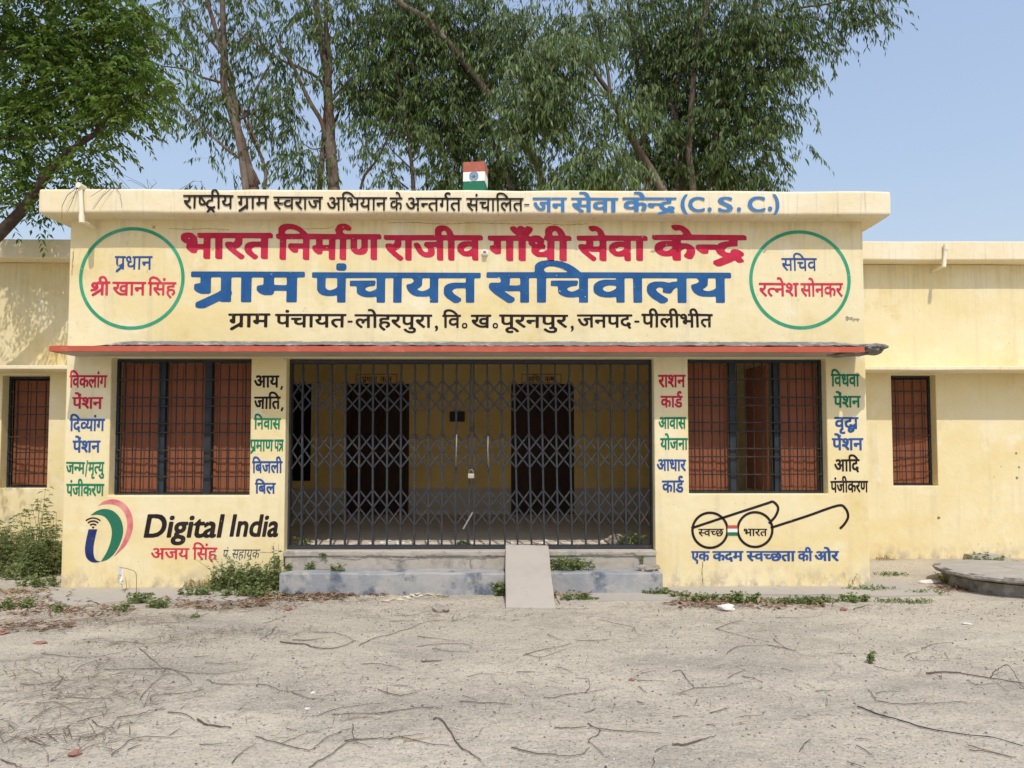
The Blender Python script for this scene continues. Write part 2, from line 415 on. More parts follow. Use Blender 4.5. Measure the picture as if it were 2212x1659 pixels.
def wall_holes(mb, x0, x1, z0, z1, holes, y0, y1, step=None):
    gx = sorted({x0, x1, *[h[0] for h in holes], *[h[1] for h in holes]}); gzz = sorted({z0, z1, *[h[2] for h in holes], *[h[3] for h in holes]})
    gx = [a for a in gx if x0 <= a <= x1]; gzz = [a for a in gzz if z0 <= a <= z1]
    def solid(i, j):
        if i < 0 or j < 0 or i >= len(gx) - 1 or j >= len(gzz) - 1: return False
        cx, cz = (gx[i] + gx[i + 1]) / 2, (gzz[j] + gzz[j + 1]) / 2
        return not any(h[0] < cx < h[1] and h[2] < cz < h[3] for h in holes)
    idx = {}
    def vt(x, y, z):
        k = (round(x, 5), round(y, 5), round(z, 5))
        if k not in idx: idx[k] = len(mb.v); mb.v.append((x, y, z))
        return idx[k]
    for i in range(len(gx) - 1):
        for j in range(len(gzz) - 1):
            if not solid(i, j): continue
            a, b, c, d = gx[i], gx[i + 1], gzz[j], gzz[j + 1]
            mb.f.append((vt(a, y0, c), vt(b, y0, c), vt(b, y0, d), vt(a, y0, d)))
            mb.f.append((vt(b, y1, c), vt(a, y1, c), vt(a, y1, d), vt(b, y1, d)))
            if not solid(i - 1, j): mb.f.append((vt(a, y1, c), vt(a, y0, c), vt(a, y0, d), vt(a, y1, d)))
            if not solid(i + 1, j): mb.f.append((vt(b, y0, c), vt(b, y1, c), vt(b, y1, d), vt(b, y0, d)))
            if not solid(i, j - 1): mb.f.append((vt(a, y1, c), vt(b, y1, c), vt(b, y0, c), vt(a, y0, c)))
            if not solid(i, j + 1): mb.f.append((vt(a, y0, d), vt(b, y0, d), vt(b, y1, d), vt(a, y1, d)))
    return mb

def wobble(o, cuts=.25, amp=.004, seed=0):
    bm = bmesh.new(); bm.from_mesh(o.data)
    for _ in range(5):
        es = [e for e in bm.edges if e.calc_length() > cuts]
        if not es: break
        bmesh.ops.subdivide_edges(bm, edges=es, cuts=1, use_grid_fill=True)
    for v in bm.verts:
        n = noise.noise_vector(v.co * 2.3 + Vector((seed, 0, 0))) + .5 * noise.noise_vector(v.co * 7 + Vector((seed, 5, 0)))
        v.co += Vector((n.x * amp, n.y * amp * .35, n.z * amp))
    bm.to_mesh(o.data); bm.free(); return o

# window and gate openings on the front plane
W1 = (X(238), X(541), Z(1070), ZC - .012)
W2 = (X(1487), X(1786), Z(1067), ZC - .012)
GT = (X(616, 0, 1000), X(1414, 0, 1000), FLOOR - .02, ZC - .012)
mb = MB(); wall_holes(mb, XL, XR, -.1, ZS + .02, [W1, W2, (GT[0], GT[1], -.2, GT[3])], 0, .24)
fw = part('front_wall', mb, M['wall'], bld); bevel(fw, .012, 2)
mb = MB(); mb.box(XL, XL + .24, .24, 6.6, -.1, ZS + .02); mb.box(XR - .24, XR, .24, 6.6, -.1, ZS + .02); mb.box(XL + .24, XR - .24, 6.36, 6.6, -.1, ZS + .02)
part('side_wall', mb, M['wall'], bld)
# roof slab with deep painted fascia
fx0, fx1 = X(82, -OVR, 440), X(1926, -OVR, 440)
mb = MB(); mb.box(fx0, fx1, -OVR, 6.8, ZS, ZT)
rs = part('roof_slab', mb, M['fascia'], bld); wobble(rs, .2, .012, 2); bevel(rs, .028, 3)

# red edged sunshade over the openings
cx0, cx1 = X(106, -CHJ, 755), X(1868, -CHJ, 755)
zc0, zc1 = Z(760, -CHJ), Z(748, -CHJ)
mb = MB(); mb.box(cx0, cx1, -CHJ + .006, 0, ZC, zc1 - .003)
ch = part('sunshade', mb, M['soffit'], bld)
mb = MB()
n = 150
pr = []
for i in range(n + 1):
    x = cx0 + (cx1 - cx0) * i / n
    t = zc1 + .006 * noise.noise(Vector((x * 5, 0, 1))) + .004 * noise.noise(Vector((x * 19, 0, 4)))
    b = zc0 + .003 * noise.noise(Vector((x * 4, 3, 1))); y = -CHJ + .004 * noise.noise(Vector((x * 3, 9, 1)))
    pr.append((x, y, b, t))
for (xa, ya, ba, ta), (xb, yb, bb, tb) in zip(pr, pr[1:]):
    mb.quad((xa, ya, ba), (xb, yb, bb), (xb, yb, tb), (xa, ya, ta))
    mb.quad((xa, ya, ta), (xb, yb, tb), (xb, yb + .03, tb), (xa, ya + .03, ta))
    mb.quad((xa, ya + .03, ba), (xb, yb + .03, bb), (xb, yb, bb), (xa, ya, ba))
a = pr[0]; mb.quad((a[0], 0, ZC), (a[0], a[1], a[2]), (a[0], a[1], a[3]), (a[0], 0, a[3]))
part('painted_edge', mb, M['red'], ch, label='faded red painted front edge of the sunshade')
# crumbling mortar on top of the sunshade
mb = MB(); sx0, sx1 = X(186, -.3, 745), X(1880, -.3, 745); nxx, nyy = 260, 8
for j in range(nyy + 1):
    for i in range(nxx + 1):
        x = sx0 + (sx1 - sx0) * i / nxx; t = j / nyy; y = -CHJ + .035 + (CHJ - .036) * t
        e = min(1, (x - sx0) / .35, (sx1 - x) / .3 + .2)
        h = (.018 + .10 * t ** .6) * max(.0, e)
        h += .008 * noise.noise(Vector((x * 5, y * 9, 0))) + .007 * noise.noise(Vector((x * 15, y * 22, 2))) + .006 * noise.noise(Vector((x * 31, y * 31, 5)))
        mb.v.append((x, y, zc1 - .004 + max(.001, h)))
for j in range(nyy):
    for i in range(nxx):
        q = j * (nxx + 1) + i; mb.f.append((q, q + 1, q + nxx + 2, q + nxx + 1))
part('mortar_bed', mb, M['screed'], ch)
mb = MB()
ex = X(1880, -.3, 760)
mb.ball((ex - .02, -.30, ZC + .045), .115, 4, (1.25, 1.5, .42), .45, 3)
mb.ball((ex - .22, -.22, ZC + .005), .10, 4, (1.7, 1.6, .24), .5, 8)
part('broken_end', mb, M['screed'], ch, label='broken rough concrete end of the sunshade')

# steps and floor of the veranda
gx0, gx1 = GT[0], GT[1]
mb = MB(); mb.box(XL + .25, XR - .25, .03, 6.35, 0, FLOOR)
part('veranda_floor', mb, M['floor'], bld)
mb = MB(); mb.box(X(622, 0), gx1 - .003, -.03, .028, -.05, FLOOR - .003)
mb.box(gx0 + .003, gx1 - .003, -.045, .028, FLOOR - .055, FLOOR + .002)
st = part('upper_step', mb, M['step'], bld); wobble(st, .1, .008, 5); bevel(st, .01)
mb = MB(); mb.box(X(604, -.3, 1250), X(1431, -.3, 1250), -.32, -.035, -.06, .215)
st = part('lower_step', mb, M['bluestep'], bld); wobble(st, .09, .010, 9); bevel(st, .014)

# veranda interior
YB = 4.5
mb = MB(); dz1 = Z(829, YB)
D1 = (X(749, YB), X(884, YB)); D2 = (X(1104, YB), X(1240, YB)); DW = (X(615, YB), X(672, YB), Z(1039, YB), dz1)
wall_holes(mb, XL + .25, XR - .25, FLOOR, ZS, [(D1[0], D1[1], FLOOR - 1, dz1), (D2[0], D2[1], FLOOR - 1, dz1), DW], YB, YB + .2)
iw = part('inner_wall', mb, M['inside'], bld)
mb = MB(); zd = Z(1054, YB)
for a, b in ((XL + .25, D1[0]), (D1[1], D2[0]), (D2[1], XR - .25)): part('dado_band', MB().box(a, b, YB - .012, YB - .001, FLOOR, zd), M['dado'], iw)
for (a, b) in (D1, D2):
    mb = MB(); mb.box(a, a + .07, YB + .01, YB + .12, FLOOR, dz1); mb.box(b - .07, b, YB + .01, YB + .12, FLOOR, dz1); mb.box(a + .07, b - .07, YB + .01, YB + .12, dz1 - .07, dz1)
    d = part('door', mb, M['door'], bld)
    mb = MB(); c = (a + b) / 2
    for l, r in ((a + .072, c - .003), (c + .003, b - .072)):
        mb.box(l, r, YB + .05, YB + .09, FLOOR + .01, dz1 - .072)
        for k in range(3):
            z0_ = FLOOR + .12 + k * .68; mb.box(l + .08, r - .08, YB + .035, YB + .049, z0_, z0_ + .56)
    part('door_leaf', mb, M['door'], d)
mb = MB(); mb.box(DW[0], DW[1], YB + .1, YB + .13, DW[2], DW[3]); part('painted_dark_panel', mb, M['dark'], iw)  # flat near-black panel paints in the darkness behind the opening
a, b = P(972, 889, YB), P(1004, 911, YB)
mb = MB(); mb.box(a.x, b.x, YB - .06, YB - .002, b.z, a.z); bevel(part('switch_board', mb, M['plastic'], iw), .008)
for c, x0, x1 in ((1, 580, 815), (2, 55, 285)):
    p, q = P(*r5(c, x0, 210), YB), P(*r5(c, x1, 264), YB); t = .012
    mb = MB(); mb.box(p.x, q.x, YB - .006, YB - .002, p.z - t, p.z); mb.box(p.x, q.x, YB - .006, YB - .002, q.z, q.z + t)
    mb.box(p.x, p.x + t, YB - .006, YB - .002, q.z + t, p.z - t); mb.box(q.x - t, q.x, YB - .006, YB - .002, q.z + t, p.z - t)
    part('sign_border', mb, M['red'], iw)
mb = MB(); mb.box(XL + .25, XR - .25, .25, 6.35, ZS - .12, ZS - .004); part('ceiling', mb, M['whitewash'], bld)

# ---- windows: frame > grille, shutters
def window(op, y, cols_u, rows_v, mull, panels, parent, yfr=.11):
    """op: x0,x1,z0,z1 at the wall face; y: plane of the grille; cols/rows: bar positions"""
    x0, x1, z0, z1 = op; t = .028
    mb = MB()
    mb.box(x0, x0 + t, y, y + .04, z0, z1); mb.box(x1 - t, x1, y, y + .04, z0, z1)
    mb.box(x0 + t, x1 - t, y, y + .04, z1 - t * 1.2, z1); mb.box(x0 + t, x1 - t, y, y + .04, z0, z0 + t * .8)
    for (a, b) in mull: mb.box(a, b, y + .012, y + .075, z0 + t * .8, z1 - t * 1.2)
    w = part('window', mb, M['mull'], parent)
    mb = MB()
    for x in cols_u:
        j0, j1, j2 = [random.gauss(0, .0028) for _ in range(3)]
        mb.tube([(x + j0, y - .001, z0 + .02), (x + j1, y - .001 + j2, (z0 + z1) / 2), (x + j2, y - .001, z1 - .03)], .0066, .0066, 6)
    for z in rows_v:
        dz = random.uniform(-.003, .003); mb.bar((x0 + .01, y - .013, z), (x1 - .01, y - .013, z + dz), .0145, .009)
    part('grille', mb, M['grille'], w)
    for (a, b, ang) in panels:
        hgt0, hgt1 = z0 + .03, z1 - .045
        L = b - a; ca, sa = math.cos(ang), math.sin(ang)
        mb = MB()
        def pt(s, z, d=0): return (a + s * ca - d * sa, y + .085 + s * sa + d * ca, z)
        for s0, s1, d0, d1, zz0, zz1 in ((0, L, 0, .006, hgt0, hgt1), (0, .03, -.012, -.001, hgt0, hgt1), (L - .03, L, -.012, -.001, hgt0, hgt1), (.031, L - .031, -.012, -.001, hgt0, hgt0 + .03), (.031, L - .031, -.012, -.001, hgt1 - .03, hgt1),
                                         (L / 3 - .012, L / 3 + .012, -.010, -.001, hgt0 + .031, hgt1 - .031), (2 * L / 3 - .012, 2 * L / 3 + .012, -.010, -.001, hgt0 + .031, hgt1 - .031)):
            n = len(mb.v)
            mb.v += [pt(s, z, d) for z in (zz0, zz1) for d in (d0, d1) for s in (s0, s1)]
            for f in ((0, 2, 3, 1), (4, 5, 7, 6), (0, 1, 5, 4), (2, 6, 7, 3), (0, 4, 6, 2), (1, 3, 7, 5)): mb.f.append(tuple(n + i for i in f))
        part('shutter', mb, M['shutter'], w)
    return w

YG = .115
def zs5(c, ys): return [Z(r5(c, 0, q)[1], YG, r5(c, 800, 0)[0]) for q in ys]
rows = zs5(0, [245, 347, 397, 497, 548, 650, 699, 803])
x0, x1 = W1[0], W1[1]
cu = [x0 + (x1 - x0) * i / 16 for i in range(1, 16)]
m1 = (X(340, YG), X(355, YG)); m2 = (X(441, YG), X(456, YG))
window(W1, YG, cu, rows, [m1, m2], [(x0 + .03, m1[0] - .005, R(2.5)), (m1[1] + .005, m2[0] - .005, R(1.2)), (m2[1] + .005, x1 - .03, R(1))], bld)
rows = zs5(2, [140, 240, 345, 392, 490, 540, 640, 688, 790])[1:]
x0, x1 = W2[0], W2[1]
cu = [x0 + (x1 - x0) * i / 16 for i in range(1, 16)]
m1 = (X(1577, YG), X(1590, YG)); m2 = (X(1673, YG), X(1687, YG))
window(W2, YG, cu, rows, [m1, m2], [(x0 + .03, m1[0] - .005, R(1.5)), (m2[0] - .05, m2[0] + .40, R(100)), (m2[1] + .005, x1 - .03, R(1))], bld)

# ---- collapsible gate: two sliding leaves in a frame
YT = .15
gxl, gxr = GT[0], GT[1]
gfl, gfr = X(626, YT, 950), X(1408, YT, 950)
ztop, zbot = Z(786, YT), FLOOR + .045
gate = part('gate_frame', MB().box(gxl + .002, gfl + .02, YT - .04, YT + .05, FLOOR, GT[3] - .002).box(gfr - .02, gxr - .002, YT - .04, YT + .05, FLOOR, GT[3] - .002)
            .box(gfl + .02, gfr - .02, YT - .04, YT + .05, ztop, GT[3] - .002).box(gfl + .02, gfr - .02, YT - .05, YT - .03, FLOOR + .002, zbot).box(gfl + .02, gfr - .02, YT + .03, YT + .05, FLOOR + .002, zbot - .004), M['iron'], bld)
bl_t = [272, 355, 437, 518, 600, 677, 759, 838, 918, 997, 1078, 1158, 1241]
bl_b = [264, 347, 431, 513, 593, 673, 755, 834, 914, 993, 1072, 1150, 1226]
br_t = [1256, 1333, 1411, 1487, 1565, 1645, 1725, 1805, 1885, 1965, 2045, 2126, 2204]
br_b = [1260, 1350, 1437, 1510, 1590, 1663, 1743, 1823, 1903, 1980, 2058, 2135, 2212]
bands = [(250, 337, 430), (555, 657, 752), (878, 985, 1082)]
def gate_leaf(tops, bots, edge_u, sign, label):
    zt_, zb_ = ztop + .01, zbot + .004
    xt = [P(r5(1, t, 0)[0], 786, YT).x for t in tops]; xb = [P(r5(1, b, 0)[0], 1178, YT).x for b in bots]
    cxx = (xt[0] + xt[-1]) / 2
    g = empty('sliding_gate', (cxx, YT, FLOOR + .01), label, 'gate', 'two leaves of the collapsible gate')
    def at(i, z):
        t = (zt_ - z) / (zt_ - zb_); return xt[i] + (xb[i] - xt[i]) * t
    for i in range(len(xt)):
        mb = MB(); a, b = Vector((xt[i], YT, zt_)), Vector((xb[i], YT, zb_))
        for dy in (-.015, .015): mb.bar(a + Vector((0, dy, 0)), b + Vector((0, dy, 0)), .019 if dy < 0 else .017, .007)
        mb.bar(a + Vector((-.0085, -.002, 0)), b + Vector((-.0085, -.002, 0)), .004, .016)
        for bd in bands:
            for q in bd:
                z = Z(r5(1, 0, q)[1], YT); mb.cyl((at(i, z), YT - .026, z), .008, .009, 'y', 8)
        part('upright_bar', mb, M['iron'], g)
    xs_ = [edge_u] + list(range(len(xt))) if sign < 0 else list(range(len(xt))) + [edge_u]
    def px(k, z):
        q = xs_[k]; return at(q, z) if isinstance(q, int) else q
    nb = len(xs_)
    for bd in bands:
        z_ = [Z(r5(1, 0, q)[1], YT) for q in bd]
        for k in range(-1, nb - 1):
            lo, hi = max(k, 0), min(k + 2, nb - 1)
            if hi - lo < 1: continue
            for up in (0, 1):
                zz = z_ if not up else z_[::-1]
                i0 = lo - k; i1 = hi - k
                if sign < 0 and k == nb - 3 and bd is bands[2] and up == 1: continue
                dy = -.006 if up else .006
                a = Vector((px(lo, zz[i0]), YT + dy, zz[i0])); b = Vector((px(hi, zz[i1]), YT + dy, zz[i1]))
                e = (b - a).normalized() * .012
                part('lattice_strip', MB().bar(a - e, b + e, .0165, .004), M['iron'], g)
    return g
gl = gate_leaf(bl_t, bl_b, gfl + .03, -1, 'left leaf of the black collapsible steel lattice gate, with bent loose strip at its foot')
gr = gate_leaf(br_t, br_b, gfr - .03, 1, 'right leaf of the black collapsible steel lattice gate, carrying the padlock side bar')
for g, c0 in ((gl, [(1157, 560), (1156, 640), (1153, 745)]), (gr, [(1338, 570), (1337, 650), (1343, 755)])):
    pts = [P(*r5(1, *q), YT - .06) for q in c0]
    a0 = pts[0] + Vector((0, .035, -.012)); a1 = pts[-1] + Vector((0, .035, .012))
    part('handle', MB().tube([a0, pts[0], pts[1], pts[2], a1], .009, .009, 8), M['steelworn'], g, smooth=True)
p = [P(*r5(1, *q), YT - .045) for q in ((1250, 1008), (1222, 1060), (1195, 1105))]
part('loose_strip', MB().bar(p[0], p[2], .018, .004), M['steelworn'], gl, label='bent bare steel strip hanging loose')
c = P(*r5(1, 1241, 797), YT - .06)
lk = empty('padlock', (c.x, c.y, c.z - .03), 'tarnished pale padlock hanging where the two gate leaves meet', 'padlock')
lb = part('lock_body', MB().box(c.x - .035, c.x + .035, c.y - .015, c.y + .015, c.z - .03, c.z + .022), M['lock'], lk); bevel(lb, .008)
part('shackle', MB().tube([(c.x - .022, c.y, c.z + .02), (c.x - .022, c.y, c.z + .05), (c.x - .01, c.y, c.z + .064), (c.x + .01, c.y, c.z + .064), (c.x + .022, c.y, c.z + .05), (c.x + .022, c.y, c.z + .02)], .006, .006, 8), M['steelworn'], lk, smooth=True)
c = P(*r5(1, 1248, 525), YT - .03)
mb = MB()
for k in range(7):
    a = k * .9; q = Vector((c.x + .022 * math.cos(a), c.y + .012 * math.sin(a * 1.7), c.z + .03 - .01 * k)); mb.ball(q, .011, 1)
solo('gate_chain', mb, M['iron'], (c.x, c.y, c.z - .05), 'short black chain knotted round the meeting bars of the gate', 'chain')

# ---- side wings
zws, zwt = Z(573, YW, 2000), Z(521, YW - .23, 2000)
zl0, zl1, zlm = Z(807, YW, 2000), Z(791, YW - .42, 2000), Z(800, YW - .42, 2000)
for side in (-1, 1):
    if side < 0:
        xa, xb = -14.0, XL - .002
        op = (X(3, YW), X(105, YW), Z(1054, YW), Z(812, YW))
    else:
        xa, xb = XR + .002, 14.0
        op = (X(1927, YW), X(2023, YW), Z(1050, YW), Z(809, YW))
    mb = MB(); wall_holes(mb, xa, xb, -.1, zws + .01, [op], YW, YW + .23)
    w = part('wing_wall', mb, M['wall'], bld); bevel(w, .01)
    mb = MB(); mb.box(xa, xb, YW + .231, 6.6, zws - .1, zws + .008); mb.box(xa, xa + .23, YW + .231, 6.3, -.1, zws - .101) if side < 0 else mb.box(xb - .23, xb, YW + .231, 6.3, -.1, zws - .101)
    mb.box(xa, xb, 6.3, 6.55, -.1, zws - .101); part('wing_back_wall', mb, M['wall'], bld)
    mb = MB(); mb.box(xa - (.3 if side < 0 else 0), xb + (.3 if side > 0 else 0), YW - .23, 6.8, zws + .012, zwt)
    o = part('wing_roof', mb, M['fascia'], bld); wobble(o, .35, .006, 11 + side); bevel(o, .015)
    mb = MB(); mb.box(xa, xb, YW - .42, YW - .001, zl0, zl1)
    o = part('wing_sunshade', mb, M['fascia'], bld); wobble(o, .25, .006, 21 + side); bevel(o, .008)
    yg = YW + .13; x0, x1, z0, z1 = op
    cu = [x0 + (x1 - x0) * i / 5 for i in range(1, 5)]
    rws = [z1 - (z1 - z0) * q for q in (.14, .275, .345, .48, .545, .685, .745, .875)]
    window(op, yg, cu, rws, [], [(x0 + .03, x1 - .03, R(5) if side < 0 else R(-5))], w)

mb = MB()
for q in ((985, 1040, .018), (1432, 668, .014), (1448, 748, .013), (1436, 810, .016), (1345, 745, .007), (1304, 803, .006)):
    c = P(*r5(3, q[0], q[1]), YW); mb.ball((c.x, YW - .001, c.z), q[2], 2, (1, .25, 1.1), .4, q[0])
part('nail_holes', mb, M['slabedge'], bld, label='small dark chips and nail holes in the right wing wall')['kind'] = 'stuff'
# ---- flag painted block on the roof edge
yb = .25
a, b = P(1003, 349, yb), P(1050, 411, yb)
bx0, bx1, bz1 = a.x, b.x, a.z; bz0 = ZT - .004; yb1 = yb + .24
z1_, z2_ = Z(371, yb), Z(391, yb)
fl = empty('roof_block', ((bx0 + bx1) / 2, yb + .12, bz0), 'small roof edge block painted in orange, white and green bands with a blue wheel', 'painted block')
def band(nm, za, zb, m):
    o = part(nm, MB().box(bx0, bx1, yb, yb1, za, zb), m, fl); return wobble(o, .08, .005, za)
band('green_band', bz0, z2_, M['green']); band('white_band', z2_, z1_, M['white']); band('orange_band', z1_, bz1, M['saffron'])
c = P(1026.5, 380, yb - .007); r_ = .048
mb = MB(); mb.tube([(c.x + r_ * math.cos(t * .2618), c.y, c.z + r_ * math.sin(t * .2618)) for t in range(25)], .0035, .0035, 5)
for t in range(12):
    a_ = t * math.pi / 12 + .1; mb.tube([(c.x + r_ * math.cos(a_), c.y, c.z + r_ * math.sin(a_)), (c.x - r_ * math.cos(a_), c.y, c.z - r_ * math.sin(a_))], .0015, .0015, 4)
mb.cyl((c.x, c.y - .003, c.z), .009, .005, 'y', 10)
part('wheel', mb, M['wheel'], fl)
fl.rotation_euler.z = R(-7)

# ---- drain pipes
def pipe(pts, r=.022):
    pts = [Vector(p) for p in pts]; mb = MB().tube(pts, r, r, 12)
    for p, q in ((pts[1], pts[0]),):
        d = (q - p).normalized(); mb.tube([p - d * .03, p + d * .05], r * 1.25, r * 1.25, 12)
    d = (pts[1] - pts[2]).normalized(); mb.tube([pts[2] - d * .02, pts[2] + d * .06], r * 1.22, r * 1.22, 12)
    return part('drain_pipe', mb, M['pvc'], bld, smooth=False)
yp = -OVR - .035
t0, t1, t2 = P(*r1(0, 665, 195), yp), P(*r1(0, 680, 485), yp), P(*r1(0, 785, 541), -.002)
pipe([(t0.x + .06, .3, t0.z - .02), t0, t1, t2], .024)
yp = YW - .265
t0, t1, t2 = P(*r1(3, 1474, 690), yp), P(*r1(3, 1460, 855), yp), P(*r1(3, 1365, 900), YW - .002)
pipe([t0 + Vector((0, 0, .02)), t0 + Vector((0, 0, -.03)), t1, t2], .022)
c = P(*r1(1, 1898, 752), -.002)
mb = MB().cyl((c.x, -.016, c.z), .037, .014, 'y', 20).tube([(c.x, -.016, c.z), (c.x, -.05, c.z - .004)], .026, .026, 16)
ps = part('pipe_stub', mb, M['white'], bld)
part('pipe_bore', MB().cyl((c.x, -.0515, c.z), .017, .001, 'y', 14), M['brick'], ps)

# concrete ramp laid over the steps
A, B = P(1092, 1175, -.02), P(1184, 1175, -.02); C_, D_ = G(1200, 1313, .012), G(1092, 1311, .012)
mb = MB(); n = len(mb.v); dn = Vector((0, 0, -.075))
A.z += .0; A.y = B.y = -.055
mb.v += [tuple(q) for q in (D_, C_, B, A, D_ + dn, C_ + dn, B + dn, A + dn)]
for f in ((0, 1, 2, 3), (7, 6, 5, 4), (0, 4, 5, 1), (1, 5, 6, 2), (2, 6, 7, 3), (3, 7, 4, 0)): mb.f.append(f)
rp = solo('concrete_ramp', mb, M['ramp'], (D_.x, D_.y, 0), 'smooth pale cement ramp slab laid over the steps up to the gate', 'ramp'); wobble(rp, .12, .008, 4); bevel(rp, .01)

# concrete apron strips, partly buried
def gq(u, v): q = G(u, v); return (q.x, q.y)
outline_slab('pavement', [(X(1425, -.1, 1250), -.002), (XR + .02, -.002), (XR + .02, YW - .3), (XR + .45, YW - .3), gq(*r5(3, 985, 1490)), gq(*r5(3, 700, 1500)), gq(*r5(3, 300, 1490)), gq(*r5(2, 1000, 1490))], -.05, .018, M['apron'], .025, 3)
outline_slab('pavement', [(XL - .15, -.002), (X(480, 0, 1270), -.002), gq(560, 1288), gq(520, 1300), gq(*r5(0, 650, 1530)), gq(*r5(0, 420, 1560)), gq(*r5(0, 350, 1530)), gq(*r5(0, 215, 1490))], -.05, .016, M['apron'], .03, 4)
outline_slab('pavement', [gq(1200, 1284), gq(1430, 1280), gq(1470, 1290), gq(1440, 1298), gq(1290, 1300), gq(1210, 1304)], -.05, .012, M['apron'], .02, 5)

# ------------------------------------------------------------------ painted lettering
TS = 110                                          # raster cells per em
GX0, GY0, GW, GH = -.7, -.42, 2.3, 1.5            # glyph canvas in em
NW, NH = int(GW * TS), int(GH * TS)
_gc = {}
def tri_raster(im, tris, ox, oy):
    for t in tris:
        q = [((p[0] - ox) * TS, (p[1] - oy) * TS) for p in t]
        xa, xb = int(max(0, min(p[0] for p in q) - 1)), int(min(im.shape[1] - 1, max(p[0] for p in q) + 1))
        ya, yb_ = int(max(0, min(p[1] for p in q) - 1)), int(min(im.shape[0] - 1, max(p[1] for p in q) + 1))
        if xb < xa or yb_ < ya: continue
        gx, gy = np.meshgrid(np.arange(xa, xb + 1) + .5, np.arange(ya, yb_ + 1) + .5)
        def e(a, b): return (b[0] - a[0]) * (gy - a[1]) - (b[1] - a[1]) * (gx - a[0])
        e0, e1, e2 = e(q[0], q[1]), e(q[1], q[2]), e(q[2], q[0])
        ins = ((e0 >= -.01) & (e1 >= -.01) & (e2 >= -.01)) | ((e0 <= .01) & (e1 <= .01) & (e2 <= .01))
        im[ya:yb_ + 1, xa:xb + 1] |= ins

def raw_tris(body):
    c = bpy.data.curves.new('t', 'FONT'); c.body = body; c.resolution_u = 4
    o = bpy.data.objects.new('t', c); col.objects.link(o)
    bpy.context.view_layer.update()
    ev = o.evaluated_get(bpy.context.evaluated_depsgraph_get()); me = ev.to_mesh(); me.calc_loop_triangles()
    vs = [(v.co.x, v.co.y) for v in me.vertices]
    tr = [[vs[i] for i in t.vertices] for t in me.loop_triangles]
    mx = max([p[0] for p in vs], default=0)
    ev.to_mesh_clear(); bpy.data.objects.remove(o); bpy.data.curves.remove(c)
    return tr, mx

AA_MAX = raw_tris('\u093e')[1]
def glyph(ch):
    if ch in _gc: return _gc[ch]
    tr, mx = raw_tris(ch)
    im = np.zeros((NH, NW), bool); tri_raster(im, tr, GX0, GY0)
    if ord(ch) > 0x900:
        adv = raw_tris(ch + '\u093e')[1] - AA_MAX
    else:
        adv = raw_tris(ch + 'l')[1] - raw_tris('l')[1]
    if ch == '\u093f': adv = .259
    stem = None
    if ord(ch) > 0x900:
        r0, r1_ = int((.10 - GY0) * TS), int((.52 - GY0) * TS)
        full = im[r0:r1_].all(axis=0); xs_ = np.where(full)[0]
        if len(xs_):
            k = xs_[-1]; j = k
            while j > 0 and full[j - 1]: j -= 1
            stem = (j / TS + GX0, (k + 1) / TS + GX0)
    _gc[ch] = (im, adv, stem)
    return _gc[ch]

class Word:
    def __init__(s, em=14):
        s.W = int(em * TS); s.im = np.zeros((NH, s.W), bool); s.pen = .3; s.x0 = .3
    def stamp(s, im, x, clip=None, scale=None, dy=0):
        c0 = int(round((x + GX0) * TS))
        if clip is not None:
            im = im.copy(); im[:, int((clip - GX0) * TS):] = False
        a = max(0, c0); w = min(NW, s.W - a)
        off = a - c0
        s.im[:, a:a + w - off] |= im[:, off:w]
    def stroke(s, pts, r=.046):
        pts = [(p[0] * TS, (p[1] - GY0) * TS) for p in pts]; rr = r * TS
        for a, b in zip(pts, pts[1:]):
            xa, xb = int(max(0, min(a[0], b[0]) - rr - 2)), int(max(a[0], b[0]) + rr + 2)
            ya, yb_ = int(max(0, min(a[1], b[1]) - rr - 2)), int(min(NH - 1, max(a[1], b[1]) + rr + 2))
            gx, gy = np.meshgrid(np.arange(xa, xb) + .5, np.arange(ya, yb_) + .5)
            dx, dy = b[0] - a[0], b[1] - a[1]; L = dx * dx + dy * dy + 1e-9
            t = np.clip(((gx - a[0]) * dx + (gy - a[1]) * dy) / L, 0, 1)
            s.im[ya:yb_, xa:xb] |= ((gx - a[0] - t * dx) ** 2 + (gy - a[1] - t * dy) ** 2) <= rr * rr

